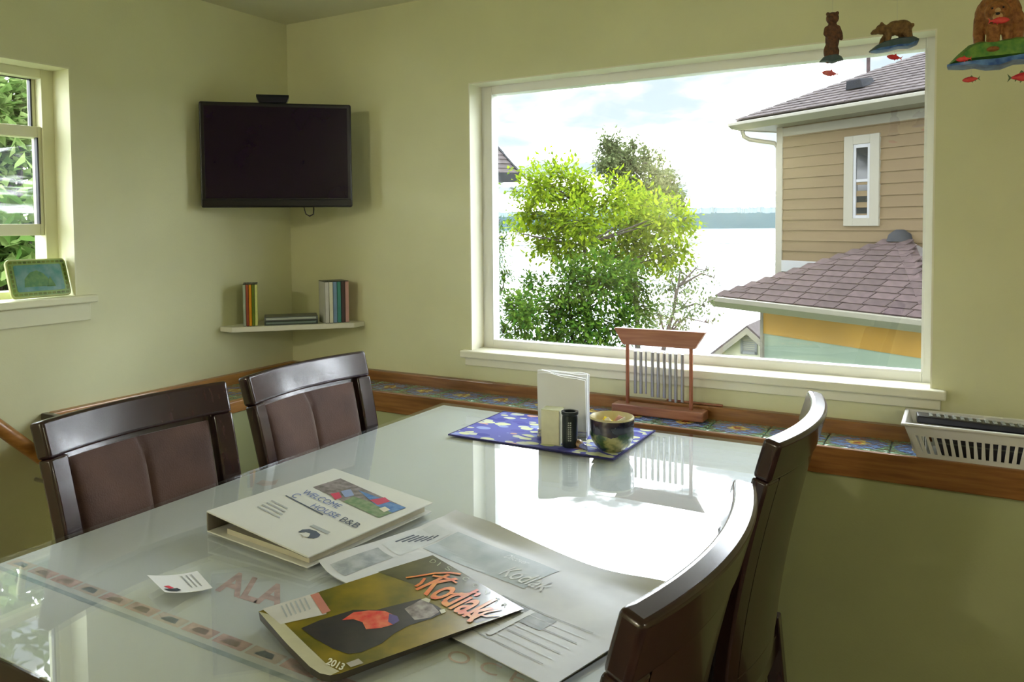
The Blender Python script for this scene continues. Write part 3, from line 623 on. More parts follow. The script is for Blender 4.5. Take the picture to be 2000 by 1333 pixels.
# ---- chairs
def bz(t): return .45 + .50*t
def bx(s, t): return -.205 - .02*t - .075*t**1.7 + .034*s*s
def hw_(t): return .205 + .022*t
def patch(s0, s1, t0, t1, fr, bk, ns=12, nt=10, puff=0, seam=False):
    def fn(u, v):
        s = s0+(s1-s0)*u; t = t0+(t1-t0)*v
        f = fr
        if puff:
            e = max(0, 1-(2*u-1)**6)*max(0, 1-(2*v-1)**6); f = fr + puff*e**.5
            if seam: f -= .006*math.exp(-((u-.5)/.018)**2)
        dxs = .068*s/hw_(t); nrm = Vector((1, -dxs, .25*t)).normalized()
        return (bx(s,t), s*hw_(t), bz(t)), nrm, bk, f
    return MB().sheet(fn, ns, nt, 0)
def make_chair(label):
    c = thing('dining_chair', label, 'chair', group=None)
    sw, tr_ = .80, .86
    patch(-1,1,tr_,1,.016,.016,24,4).build('top_rail', M['dark'], c, smooth=40, bevel=.007, seg=3)
    patch(-1,-sw,0,tr_,.016,.014,4,10).build('stile', M['dark'], c, smooth=40, bevel=.005)
    patch(sw,1,0,tr_,.016,.014,4,10).build('stile', M['dark'], c, smooth=40, bevel=.005)
    patch(-sw,sw,0,.10,.014,.012,12,2).build('bottom_rail', M['dark'], c, smooth=40, bevel=.004)
    patch(-sw,sw,.10,tr_,-.002,.013,16,8).build('back_panel', M['dark'], c, smooth=40)
    patch(-sw+.045,sw-.045,.12,tr_-.02,.004,.001,40,12,puff=.016,seam=True).build('back_cushion', M['suede'], c, smooth=60)
    # legs, seat frame, seat
    for sg in (-1,1):
        yb = sg*.19
        MB().hull([(-.245,yb-.017,0),(-.212,yb-.017,0),(-.212,yb+.014,0),(-.245,yb+.014,0)], [(-.203,yb-.018,.46),(-.166,yb-.018,.46),(-.166,yb+.012,.46),(-.203,yb+.012,.46)]).build('leg', M['dark'], c, bevel=.003)
        MB().hull([(.175,yb-.017,0),(.21,yb-.017,0),(.21,yb+.017,0),(.175,yb+.017,0)], [(.165,yb-.022,.41),(.212,yb-.022,.41),(.212,yb+.022,.41),(.165,yb+.022,.41)]).build('leg', M['dark'], c, bevel=.003)
    MB().box((-.19,-.205,.375),(.215,-.185,.425)).box((-.19,.185,.375),(.215,.205,.425)).box((.195,-.185,.375),(.215,.185,.425)).box((-.2,-.185,.375),(-.18,.185,.425)).build('seat_frame', M['dark'], c, bevel=.003)
    def fs(u, v):
        e = max(0,1-(2*u-1)**8)*max(0,1-(2*v-1)**8)
        return (-.17+.40*u, -.213+.426*v, .425), Vector((0,0,1)), .0, .018+.032*e**.5
    MB().sheet(fs, 20, 20, 0).build('seat', M['suede'], c, smooth=60)
    return c
def copy_thing(src, label):
    r = src.copy(); COL.objects.link(r); r['label'] = label
    for ch in list(src.children):
        k = ch.copy(); COL.objects.link(k); k.parent = r
        for g2 in ch.children:
            d = g2.copy(); COL.objects.link(d); d.parent = k
    return r
G = 'brown suede dining chairs around the glass topped table'
chA = make_chair('dark framed brown suede chair beside the handrail, behind the white ring binder')
chA['group'] = G
chB = copy_thing(chA, 'dark framed brown suede chair below the corner shelf and television')
chC = copy_thing(chA, 'dark framed chair seen from behind, beside the newspaper and magazine')
chD = copy_thing(chA, 'dark framed chair seen from behind, close to the tiled ledge and plastic basket')
chA.location = (1.02,-1.232,0); chA.rotation_euler = (0,0,0)
chB.location = (1.02,-.722,0); chB.rotation_euler = (0,0,0)
chC.location = (1.722,-1.386,0); chC.rotation_euler = (0,0,PI)
chD.location = (1.714,-.705,0); chD.rotation_euler = (0,0,PI)
# ---- television in the corner
tv = thing('television', 'black flat television on a corner wall mount above the shelf', 'television', (.217,-.279,1.38), PI/4)
MB().box((-.253,-.012,0),(.253,.028,.357)).build('casing', M['black'], tv, bevel=.006)
MB().box((-.238,-.0145,.032),(.238,-.0115,.343)).build('screen', M['screen'], tv, bevel=.001)
MB().box((-.25,-.0155,.003),(.25,-.0115,.027)).build('lower_bezel', M['black'], tv, bevel=.002)
MB().box((-.12,.028,.06),(.12,.06,.28)).build('rear_housing', M['black'], tv, bevel=.01)
MB().box((-.05,.06,.12),(.05,.075,.24)).tube([(0,.07,.18),(.0,.29,.18)], .016, 10).box((-.05,.27,.08),(.05,.30,.28)).build('wall_mount', M['black'], tv, bevel=.002)
MB().tube([(.085,.02,.01),(.088,.015,-.008),(.093,.01,-.024),(.105,.008,-.031),(.118,.01,-.024),(.120,.015,-.006),(.118,.02,.01)], .0022, 8).build('cable', M['black'], tv, smooth=60)
sb = thing('media_box', 'small flat black media box on top of the television', 'box', tuple(tv.matrix_basis @ Vector((-.012,.01,.357))), PI/4)
MB().hull([(-.045,-.02,0),(.045,-.02,0),(.045,.03,0),(-.045,.03,0)], [(-.055,-.028,.02),(.055,-.028,.02),(.055,.04,.02),(-.055,.04,.02)]).build('body', M['black'], sb, bevel=.002)
MB().box((-.054,-.031,.018),(.054,-.026,.026)).build('front_lip', M['vent'], sb, bevel=.001)
# ---- corner shelf and cases
SZ = .963
_c = Matrix.Rotation(PI/4,4,'Z')
cs = MB().prism([(0.0,-.002),(-.253,-.255),(-.210,-.300),(.212,-.300),(.255,-.257)], .018, Matrix.Translation((0,0,SZ-.018)) @ _c).build('corner_shelf', M['white'], bevel=.002)
tag(cs, 'small white triangular corner shelf below the television', 'shelf')
R45 = Matrix.Rotation(PI/4, 4, 'Z')
def shelf_case(x, t, ang, th, dep, h, rgb, label, flat_=None, z=SZ, grp=None):
    loc = R45 @ Vector((x, -t, 0))
    o = thing('media_case', label, 'disc case', (loc.x, loc.y, z), PI/4+ang, grp)
    if flat_:
        MB().box((-flat_/2,0,0),(flat_/2,dep,th)).build('case', flat('case_%02x%02x%02x_flat' % rgb, rgb, .4), o, bevel=.001)
        MB().box((-flat_/2+.006,-.0012,th*.3),(flat_/2-.006,.001,th*.75)).build('spine_label', flat('case_label_%d%d%d' % rgb, tuple(min(255,int(c*1.6)+25) for c in rgb), .4), o)
    else:
        m = flat('case_%02x%02x%02x' % rgb, rgb, .4)
        MB().box((0,.001,0),(th-.0008,dep,h)).build('case', M['casedark'], o, bevel=.001)
        MB().box((.0004,-.0005,.002),(th-.0012,.0012,h-.003)).build('spine_label', m, o)
        MB().box((-.0004,.003,.002),(.0002,dep-.003,h-.003)).box((th-.0010,.003,.002),(th-.0004,dep-.003,h-.003)).build('cover_sleeve', m, o)
M['casedark'] = P('dark_case_plastic', (.03,.035,.03), .35, var=.1)
a_ = math.radians(12)
xs = .112
for i, (rgb, nm) in enumerate((((205,205,200),'white'),((225,225,205),'cream'),((120,150,185),'pale blue'),((60,140,130),'teal green'),((70,50,50),'dark brown'),((205,160,155),'pink'))):
    shelf_case(xs+i*.0148*math.cos(a_), .292-i*.0148*math.sin(a_), a_, .0143, .088, .152, rgb, nm+' upright disc case at the window end of the corner shelf', grp='upright disc cases on the corner shelf')
xs = -.172
for i, (rgb, nm) in enumerate((((165,175,155),'grey green'),((150,70,45),'rust red'),((225,150,20),'orange'),((95,115,25),'olive green'),((205,210,130),'pale yellow'))):
    shelf_case(xs+i*.0100, .284, 0, .0097, .088, .150, rgb, nm+' upright disc case at the side wall end of the corner shelf', grp='upright disc cases on the corner shelf')
for i, (rgb, nm) in enumerate((((55,65,60),'lowest, dark grey'),((95,100,95),'topmost, mid grey'))):
    shelf_case(-.008, .282, 0, .0145, .10, 0, rgb, nm+' disc case lying flat in the middle of the shelf', flat_=.186, z=SZ+i*.0150, grp='disc cases lying flat on the corner shelf')
# ---- plaque on the side sill
pq = thing('ceramic_plaque', 'green bordered ceramic plaque leaning on the side window sill', 'plaque', (-.018,-.985,LZ0), 0)
def rr(w_, h_, r, n=5):
    pts = []
    for cx_, cy_, a0 in ((w_/2-r,h_/2-r,0),(-w_/2+r,h_/2-r,PI/2),(-w_/2+r,-h_/2+r,PI),(w_/2-r,-h_/2+r,1.5*PI)):
        for k in range(n+1): a = a0+k*PI/2/n; pts.append((cx_+r*math.cos(a), cy_+r*math.sin(a)))
    return pts
PM = Matrix.Translation((0,0,.0005)) @ Matrix.Rotation(math.radians(-17),4,'Y') @ Matrix.Translation((0,0,.057)) @ Matrix(((0,0,1,0),(1,0,0,0),(0,1,0,0),(0,0,0,1)))
M['pqrim'] = flat('plaque_cream_rim', (170,178,110), .3); M['pqc'] = P('plaque_teal_glaze', lin((70,130,125)), .25, scale=30, col2=lin((110,150,145)), coat=.4)
M['pqg'] = P('plaque_green_glaze', lin((55,110,55)), .3, scale=60, col2=lin((95,140,70))); M['pqd'] = P('plaque_olive_checks', lin((60,80,10)), .3, scale=40, col2=lin((110,125,25)))
MB().prism(rr(.176,.114,.014), .010, PM).build('body', M['pqrim'], pq, bevel=.003)
MB().prism(rr(.166,.104,.011), .0015, PM @ Matrix.Translation((0,0,.0099))).build('border', flat('plaque_green_border', (120,150,70), .3), pq)
ck = MB()
for i in range(12):
    for yy in (-.0465,.0465): ck.prism(rr(.010,.006,.002,2), .0008, PM @ Matrix.Translation((-.075+i*.0136,yy,.0113)))
for i in range(6):
    for xx in (-.0775,.0775): ck.prism(rr(.006,.010,.002,2), .0008, PM @ Matrix.Translation((xx,-.034+i*.0136,.0113)))
o = ck.build('painted_checks', M['pqd'], pq); o['kind'] = 'stuff'
MB().prism(rr(.138,.078,.006), .0012, PM @ Matrix.Translation((0,0,.0112))).build('panel', M['pqc'], pq)
MB().prism([(-.048,-.026),(.03,-.026),(.026,-.006),(.012,.012),(-.006,.022),(-.026,.016),(-.044,-.002)], .0008, PM @ Matrix.Translation((0,0,.0122))).build('painted_hill', M['pqg'], pq)
MB().prism([(.016,-.028),(.042,-.028),(.030,.002)], .0010, PM @ Matrix.Translation((0,0,.0124))).build('painted_tree', M['pqg'], pq)
# ---- placemat and what stands on it
def matmat():
    m, t, b = newmat('indigo_patterned_fabric'); L = t.links.new; b.inputs['Roughness'].default_value = .85
    tcn = N(t, 'ShaderNodeTexCoord'); v = N(t, 'ShaderNodeTexVoronoi'); v.inputs['Scale'].default_value = 30; mp = N(t, 'ShaderNodeMapping'); mp.inputs['Scale'].default_value = (.8,1.3,1); L(tcn.outputs['Object'], mp.inputs[0]); L(mp.outputs[0], v.inputs['Vector'])
    r1 = N(t, 'ShaderNodeValToRGB'); r1.color_ramp.interpolation = 'CONSTANT'; e = r1.color_ramp.elements; e[0].color = (*lin((200,205,160)),1); e[1].position = .30; e[1].color = (*lin((95,100,185)),1)
    sp = N(t, 'ShaderNodeSeparateColor'); L(v.outputs['Color'], sp.inputs[0])
    r2 = N(t, 'ShaderNodeValToRGB'); r2.color_ramp.interpolation = 'CONSTANT'; e2 = r2.color_ramp.elements; e2[0].color = (*lin((215,220,175)),1); e2[1].position = .3; e2[1].color = (*lin((70,75,165)),1)
    for p_, c_ in ((.45,(150,165,215)),(.6,(205,210,190)),(.75,(85,85,170)),(.93,(210,165,150))): x_ = e2.new(p_); x_.color = (*lin(c_),1)
    L(v.outputs['Distance'], r1.inputs[0]); L(sp.outputs[0], r2.inputs[0])
    lt = N(t, 'ShaderNodeMath', operation='LESS_THAN'); lt.inputs[1].default_value = .52; L(v.outputs['Distance'], lt.inputs[0])
    mx = N(t, 'ShaderNodeMix', data_type='RGBA'); L(lt.outputs[0], mx.inputs[0]); mx.inputs[6].default_value = (*lin((96,100,180)),1); L(r2.outputs[0], mx.inputs[7]); L(mx.outputs[2], b.inputs['Base Color'])
    return m
M['mat'] = matmat(); M['navy'] = flat('navy_binding', (45,42,105), .8)
pm = thing('placemat', 'indigo patterned cloth placemat at the ledge end of the table', 'placemat', (1.305,-.375,T))
bld(MB().box((1.072,-.524,T+.0002),(1.538,-.226,T+.0028)), 'cloth', M['mat'], pm, bevel=.001)
bld(MB().box((1.070,-.527,T+.0001),(1.541,-.523,T+.0032)).box((1.070,-.227,T+.0001),(1.541,-.223,T+.0032)).box((1.070,-.523,T+.0001),(1.074,-.227,T+.0032)).box((1.537,-.523,T+.0001),(1.541,-.227,T+.0032)), 'binding', M['navy'], pm)
ZT = T+.0032
# napkins in a chrome holder
nh = thing('napkin_holder', 'low chrome napkin holder standing on the patterned placemat', 'holder', (1.345,-.38,ZT), math.radians(14))
MB().box((-.066,-.045,0),(.066,.045,.004)).build('base', M['chrome'], nh, bevel=.0015)
for yy in (-.034,.034):
    for zz in (.010,.018): MB().tube([(-.066,yy,zz),(.066,yy,zz)], .0022, 8).build('bar', M['chrome'], nh, smooth=60)
    for xx in (-.064,.064): MB().tube([(xx,yy,.003),(xx,yy,.020)], .0022, 8).build('post', M['chrome'], nh, smooth=60)
ns_ = thing('napkin_stack', 'stack of white paper napkins with wavy top edges, behind the dark shaker', 'napkins', (1.345,-.38,ZT+.004), math.radians(14))
for i in range(7):
    def fn(u, v, i=i):
        wv_ = .002*math.sin(u*9+i)+.003*math.sin(u*5+i*.7)
        yy = -.026 + i*.0085 + v*v*(.010+.003*i) + .004*math.sin(u*PI)*v
        hh = (.160+.0035*math.sin(i*2.1) + wv_ - .012*u)*v
        return ((u-.5)*(.128+.004*math.sin(i)) - .012*(1-v)*(1-2*u)*0 - .006*v, yy, hh), Vector((0,-1,.1)), .0035, .0035
    MB().sheet(fn, 16, 8, 0).build('napkin', M['paper'], ns_, smooth=60)
bxw = onz((1073,869), ZT)
o = thing('cream_box', 'small upright cream box at the front edge of the placemat', 'box', (bxw.x,bxw.y+.02,ZT), math.radians(8))
MB().box((-.024,-.022,0),(.024,.022,.088)).build('carton', flat('cream_card', (215,212,180), .7), o, bevel=.0015)
MB().box((-.0235,-.0215,.0878),(.0235,.0215,.0895)).build('top_flap', flat('cream_card_flap', (190,190,150), .7), o)
shk = thing('dark_shaker', 'dark round shaker with pale upright lettering, between cream box and bowl', 'shaker', (1.405,-.478,ZT))
MB().lathe([(.0185,0),(.0195,.004),(.0195,.072),(.0185,.080),(.0215,.083),(.0215,.090),(.0150,.090),(.0145,.080),(.001,.079)], 28).build('body', flat('black_green_glaze', (26,34,34), .3), shk, smooth=40)
lt_ = MB()
for k in range(9):
    a = math.radians(-70) + .12*0; zz = .018+k*.0055
    for q in range(2):
        a = math.radians(-75+14*q); c_ = Vector((.0197*math.cos(a), .0197*math.sin(a), zz)); tn = Vector((-math.sin(a), math.cos(a), 0))
        lt_.add([c_-tn*.0018, c_+tn*(.0018-.0006*(k%2)), c_+tn*.0018+Vector((0,0,.0034)), c_-tn*(.0018-.0005*(k%3))+Vector((0,0,.0034))], [(0,1,2,3)])
lt_.build('lettering', flat('pale_lettering', (165,170,160), .5), shk, fix=False)
bw = thing('ceramic_bowl', 'dark blue glazed bowl painted with green landscape, holding packets', 'bowl', (1.508,-.455,ZT))
bm2, t, b = newmat('painted_bowl_glaze'); b.inputs['Roughness'].default_value = .2; b.inputs['Coat Weight'].default_value = .5
tcn = N(t,'ShaderNodeTexCoord'); sp = N(t,'ShaderNodeSeparateXYZ'); t.links.new(tcn.outputs['Object'], sp.inputs[0])
nz = N(t,'ShaderNodeTexNoise'); nz.inputs['Scale'].default_value = 26; nz.inputs['Detail'].default_value = 5; t.links.new(tcn.outputs['Object'], nz.inputs['Vector'])
ma = N(t,'ShaderNodeMath', operation='MULTIPLY_ADD'); ma.inputs[1].default_value = .03; t.links.new(nz.outputs['Fac'], ma.inputs[0]); t.links.new(sp.outputs['Z'], ma.inputs[2])
lt2 = N(t,'ShaderNodeMath', operation='GREATER_THAN'); lt2.inputs[1].default_value = .061; t.links.new(ma.outputs[0], lt2.inputs[0])
r_ = N(t,'ShaderNodeValToRGB'); e = r_.color_ramp.elements; e[0].position=.38; e[0].color=(*lin((25,60,45)),1); e[1].position=.62; e[1].color=(*lin((165,160,100)),1); x_=e.new(.5); x_.color=(*lin((60,85,50)),1); t.links.new(nz.outputs['Fac'], r_.inputs[0])
r3 = N(t,'ShaderNodeValToRGB'); e = r3.color_ramp.elements; e[0].position=.4; e[0].color=(*lin((18,28,48)),1); e[1].position=.7; e[1].color=(*lin((62,48,60)),1); t.links.new(nz.outputs['Fac'], r3.inputs[0])
mx = N(t,'ShaderNodeMix', data_type='RGBA'); t.links.new(lt2.outputs[0], mx.inputs[0]); t.links.new(r_.outputs[0], mx.inputs[6]); t.links.new(r3.outputs[0], mx.inputs[7]); t.links.new(mx.outputs[2], b.inputs['Base Color'])
MB().lathe([(.028,0),(.031,.003),(.043,.014),(.051,.028),(.0545,.042),(.0525,.050),(.0535,.056),(.0545,.080),(.0525,.0835)], 40, closed=False).build('outside', bm2, bw, smooth=60)
MB().lathe([(.0545,.080),(.0545,.0835),(.0525,.0850),(.0500,.0830),(.0485,.060),(.040,.030),(.026,.016),(.001,.014)], 40, closed=False).build('inside', flat('cream_glaze', (205,195,150), .3), bw, smooth=60)
for (dx, dy, rz, tl, rgb, nm) in ((-.020,.002,.3,.5,(225,205,30),'yellow'),(.006,-.004,-.5,-.45,(215,210,195),'white'),(.018,.012,.9,-.35,(230,225,215),'cream'),(-.004,.018,1.4,.4,(215,165,150),'pale pink')):
    p = thing('sweetener_packet', nm+' paper packet tucked into the painted bowl', 'packet', (bw.location.x+dx, bw.location.y+dy, ZT+.052), rz, 'packets in the painted bowl')
    MB().box((-.014,-.002,-.022),(.014,.002,.030), Matrix.Rotation(tl,4,'Y') @ Matrix.Rotation(.5,4,'X')).build('sachet', flat('packet_'+nm.replace(' ','_'), rgb, .6), p, bevel=.0015)
    MB().box((-.014,-.0008,.030),(.014,.0008,.034), Matrix.Rotation(tl,4,'Y') @ Matrix.Rotation(.5,4,'X')).build('crimped_edge', flat('packet_edge_'+nm.replace(' ','_'), tuple(min(255,c+15) for c in rgb), .6), p)
pb = thing('small_ornament', 'small brown and blue glossy ornament on the placemat, in front of the bowl', 'ornament', (1.430,-.475,ZT), math.radians(-30))
def shell(sx, sy, sz, off, n=14, m_=8):
    mb = MB(); pts = []
    for i in range(m_+1):
        a = PI*i/m_; rr_ = math.sin(a)**.8
        pts.append((rr_, -math.cos(a)))
    for r0, xx in pts:
        for k in range(n):
            a = 2*PI*k/n; mb.v.append(Vector((xx*sx+off, r0*sy*math.cos(a)*(1-.5*max(0,xx)), sz*max(0,(1+math.sin(a)))*.5*r0)))
    for i in range(m_):
        for k in range(n): mb.f.append((i*n+k,i*n+(k+1)%n,(i+1)*n+(k+1)%n,(i+1)*n+k))
    return mb
shell(.020,.013,.020,-.006).build('body', P('glossy_brown_glaze', lin((120,85,60)), .15, scale=60, col2=lin((190,165,130)), coat=.6), pb, smooth=60)
shell(.015,.009,.014,.016).build('tail', P('glossy_blue_glaze', lin((60,75,150)), .15, scale=60, col2=lin((130,140,200)), coat=.6), pb, smooth=60)
# ---- chime stand on the ledge
ch = thing('chime_stand', 'reddish wooden chime stand with hanging metal tubes in front of the window', 'chime', (1.497,-.064,LEDGE))
bld(MB().box((1.362,-.093,LEDGE+.001),(1.633,-.036,LEDGE+.028)), 'base', M['chime'], ch, bevel=.004)
YC = -.064
bld(MB().prism([(1.363,1.005),(1.634,1.006),(1.604,.957),(1.390,.957)], .022, Matrix.Translation((0,YC+.011,0)) @ Matrix.Rotation(PI/2,4,'X')), 'beam', M['chime'], ch, bevel=.0025)
for xx in (1.402,1.591): bld(MB().tube([(xx,YC,LEDGE+.025),(xx,YC,.96)], .0054, 12), 'post', M['chimez'], ch, smooth=50)
for px, yb, dbl in ((1241,768.4,1),(1251.8,769,1),(1261.8,769.8,0),(1274.4,775.3,1),(1285.6,776.7,1),(1297.5,777.9,1),(1308.9,783.9,1),(1320,786.5,1),(1332.9,786,1)):
    a = ony((px,688), YC); b_ = ony((px,yb), YC)
    o = bld(MB().tube([(a.x,YC,.938),(a.x,YC,b_.z)], .0047 if dbl else .0030, 12), 'tube', M['steel'], ch, smooth=50)
    s_ = MB().tube([(a.x,YC,.936),(a.x,YC,.958)], .0005, 5).build('string', M['black'], o); s_.location = -ch.location
ml = thing('chime_mallet', 'thin wooden striker stick lying on the ledge rail behind the chime', 'stick', (1.58,-.014,.789))
bld(MB().tube([(1.505,-.016,.7925),(1.655,-.016,.7925)], .0032, 10), 'shaft', M['chime'], ml, smooth=50)
bld(MB().tube([(1.650,-.016,.7925),(1.668,-.016,.7925)], .0035, 10), 'tip', M['chimez'], ml, smooth=50)
# ---- plastic basket with remotes
bk = thing('plastic_basket', 'shallow white slatted plastic basket on the tiled ledge', 'basket', (2.31,-.112,LEDGE))
b0, b1, h_ = (2.160,-.170,2.47,-.052), (2.132,-.196,2.50,-.030), .082
def lv_(k): return [b0[i]+(b1[i]-b0[i])*k for i in range(4)]
def frame(k0, k1, th):
    a = lv_(k0); c = lv_(k1); z0 = LEDGE+.001+h_*k0; z1 = LEDGE+.001+h_*k1; mb = MB()
    def q(p, z, e): return [(p[0]+e,p[1]+e,z),(p[2]-e,p[1]+e,z),(p[2]-e,p[3]-e,z),(p[0]+e,p[3]-e,z)]
    o0, o1, i0, i1 = q(a,z0,0), q(c,z1,0), q(a,z0,th), q(c,z1,th)
    return mb.add(o0+o1+i0+i1, [(j,(j+1)%4,4+(j+1)%4,4+j) for j in range(4)]+[(8+j,12+j,12+(j+1)%4,8+(j+1)%4) for j in range(4)]+[(4+j,4+(j+1)%4,12+(j+1)%4,12+j) for j in range(4)]+[(j,8+j,8+(j+1)%4,(j+1)%4) for j in range(4)])
bld(MB().box((b0[0],b0[1],LEDGE+.001),(b0[2],b0[3],LEDGE+.004)), 'base', M['plastic'], bk)
bld(frame(0,.13,.004), 'lower_band', M['plastic'], bk)
bld(frame(.66,1,.004), 'upper_band', M['plastic'], bk)
rim = lv_(1); 
bld(MB().box((rim[0]-.005,rim[1]-.005,LEDGE+h_-.004),(rim[2]+.005,rim[1]+.005,LEDGE+h_+.003)).box((rim[0]-.005,rim[3]-.005,LEDGE+h_-.004),(rim[2]+.005,rim[3]+.005,LEDGE+h_+.003)).box((rim[0]-.005,rim[1]+.005,LEDGE+h_-.004),(rim[0]+.005,rim[3]-.005,LEDGE+h_+.003)).box((rim[2]-.005,rim[1]+.005,LEDGE+h_-.004),(rim[2]+.005,rim[3]-.005,LEDGE+h_+.003)), 'rim', M['plastic'], bk, bevel=.003)
la, lb = lv_(.11), lv_(.68); za, zb = LEDGE+.001+h_*.11, LEDGE+.001+h_*.68
for side_ in (0,1):
    for i in range(22):
        u = (i+.5)/22; wd = .0028 + (.004 if i in (0,21) else 0)
        x0_, x1_ = la[0]+(la[2]-la[0])*u, lb[0]+(lb[2]-lb[0])*u; y0_, y1_ = (la[1],lb[1]) if side_ == 0 else (la[3],lb[3]); s_ = 1 if side_ == 0 else -1
        bld(MB().hull([(x0_-wd*1.5,y0_,za),(x0_+wd*1.5,y0_,za),(x0_+wd*1.5,y0_+s_*.003,za),(x0_-wd*1.5,y0_+s_*.003,za)], [(x1_-wd,y1_,zb),(x1_+wd,y1_,zb),(x1_+wd,y1_+s_*.003,zb),(x1_-wd,y1_+s_*.003,zb)]), 'slat', M['plastic'], bk)
for xi, s_ in ((0,1),(2,-1)):
    bld(MB().hull([(la[xi],la[1],za),(la[xi]+s_*.003,la[1],za),(la[xi]+s_*.003,la[3],za),(la[xi],la[3],za)], [(lb[xi],lb[1],zb),(lb[xi]+s_*.003,lb[1],zb),(lb[xi]+s_*.003,lb[3],zb),(lb[xi],lb[3],zb)]), 'end_panel', M['plastic'], bk)
M['btn'] = flat('grey_rubber_button', (150,155,150), .5)
M['btng'] = flat('olive_grey_remote_face', (70,74,62), .4)
def remote(label, p0, p1, wd, th, rows):
    p0, p1 = Vector(p0), Vector(p1); d = p1-p0; Ln = d.length
    r = thing('remote_control', label, 'remote control', tuple(p0)); r.rotation_euler = d.to_track_quat('X','Z').to_euler()
    MB().hull([(0,-wd/2,0),(Ln,-wd/2*.85,0),(Ln,wd/2*.85,0),(0,wd/2,0)], [(0,-wd/2,th),(Ln,-wd/2*.85,th*.8),(Ln,wd/2*.85,th*.8),(0,wd/2,th)]).build('body', M['black'], r, bevel=.003)
    src = None
    for i in range(rows):
        for j in (-1,0,1):
            if src is None: src = o = MB().box((-.004,-.003,0),(.004,.003,.003)).build('button', M['btn'], r, bevel=.001)
            else: o = src.copy(); COL.objects.link(o)
            u = .12+.8*i/rows; o.location = (Ln*u, j*wd*.26, th*(1-.2*u)-.0005)
    return r
ql = ony((1790,826), -.120); qr = ony((2010,858), -.100)
remote('dark remote control with many buttons resting across the basket rim', (ql.x,-.128,LEDGE+.0775), (2.40,-.105,LEDGE+.0695), .048, .018, 12)
kc = thing('black_case', 'black zipped case lying in the basket under the remote', 'case', (2.31,-.113,LEDGE+.004))
bld(MB().box((2.20,-.155,LEDGE+.0042),(2.44,-.068,LEDGE+.068)), 'shell', M['black'], kc, bevel=.008)
bld(MB().box((2.199,-.156,LEDGE+.034),(2.441,-.067,LEDGE+.037)), 'zip_band', M['btng'], kc)
o = thing('folded_leaflet', 'pale folded leaflet standing in the basket beside the black case', 'leaflet', (2.18,-.11,LEDGE+.004))
bld(MB().box((2.172,-.150,LEDGE+.0045),(2.174,-.072,LEDGE+.050)), 'front_sheet', M['paper'], o); bld(MB().box((2.176,-.150,LEDGE+.0045),(2.178,-.072,LEDGE+.048)), 'rear_sheet', M['paper'], o)
# ---- ring binder
O_ = onz((404,1040), T); U_ = (onz((600,1112), T)-O_); U_.z = 0; Wb = U_.length; U_.normalize(); V_ = Vector((-U_.y, U_.x, 0)); Hb = .318
bi = thing('ring_binder', 'white ring binder with a photo strip on its cover', 'binder', tuple(O_ + U_*Wb/2 + V_*Hb/2))
def bp_(u, v, z): return O_ + U_*u + V_*v + Vector((0,0,z))
z0b, z1b, th_ = .040, .021, .003
def slab(u0, u1, v0, v1, zf, zt): return MB().hull([bp_(u0,v0,zf(u0)),bp_(u1,v0,zf(u1)),bp_(u1,v1,zf(u1)),bp_(u0,v1,zf(u0))], [bp_(u0,v0,zt(u0)),bp_(u1,v0,zt(u1)),bp_(u1,v1,zt(u1)),bp_(u0,v1,zt(u0))])
ztop = lambda u: z0b+(z1b-z0b)*u/Wb
bld(slab(0,Wb,0,Hb,lambda u:.0002,lambda u:th_), 'back_cover', M['vinylw'], bi, bevel=.001)
bld(slab(0,.004,0,Hb,lambda u:th_,lambda u:z0b-th_), 'spine', flat('binder_spine_shaded', (120,112,98), .4), bi, bevel=.001)  # spine coloured grey-brown to paint in the shade on it
bld(slab(.005,Wb-.002,.002,Hb-.002,lambda u:ztop(u)-th_-.0015,lambda u:ztop(u)-th_-.0002), 'inner_shade', flat('binder_inner_shade', (52,50,46), .6), bi)  # dark slab painting the shade under the front cover
bld(slab(0,Wb+.003,0,Hb,lambda u:ztop(u)-th_,ztop), 'front_cover', M['vinylw'], bi, bevel=.0012)
bld(slab(.045,Wb-.008,.012,Hb-.012,lambda u:th_+.0005,lambda u:th_+.010), 'page_block', flat('page_edges', (200,195,175), .8), bi)
for k in (.06,.157,.255):
    bld(MB().tube([bp_(.012+.014-.014*math.cos(a),k,.018+.013*math.sin(a)) for a in [i*2*PI/14 for i in range(15)]], .0016, 6), 'ring', M['steel'], bi, smooth=60)
nb = (V_.cross(bp_(Wb,0,z1b)-bp_(0,0,z0b))).normalized(); nb = nb if nb.z > 0 else -nb
pb_ = Plane(bp_(0,0,z0b), nb)
M['ph1'] = P('printed_photo_brown', lin((105,100,95)), .5, scale=70, col2=lin((150,140,140))); M['ph2'] = P('printed_photo_green', lin((95,130,85)), .5, scale=80, col2=lin((135,150,115)))
M['ph3'] = P('printed_photo_blue', lin((60,110,170)), .5, scale=80, col2=lin((100,140,185))); M['inkb'] = flat('blue_ink', (95,115,165)); M['inkg'] = flat('grey_ink', (165,170,170)); M['inkd'] = flat('dark_slate_ink', (75,85,100)); M['phr'] = flat('printed_photo_red', (190,60,85))
decal(pb_, [(611,952),(740,1012),(793,992),(665,935)], M['ph1'], bi, 'photo_strip', .0006)
decal(pb_, [(670,980),(740,1012),(768,1001),(735,985),(690,970)], M['ph2'], bi, 'photo_patch', .0009)
decal(pb_, [(700,958),(793,992),(766,1002),(735,988),(720,975)], M['ph3'], bi, 'photo_patch', .0011)
decal(pb_, [(722,977),(752,972),(762,980),(738,987)], M['phr'], bi, 'photo_patch', .0013)
decal(pb_, [(645,965),(662,962),(668,972),(655,977)], M['phr'], bi, 'photo_patch', .0012)
decal(pb_, [(665,960),(685,956),(692,968),(674,972)], flat('printed_photo_pale_blue', (140,155,190)), bi, 'photo_patch', .0013)
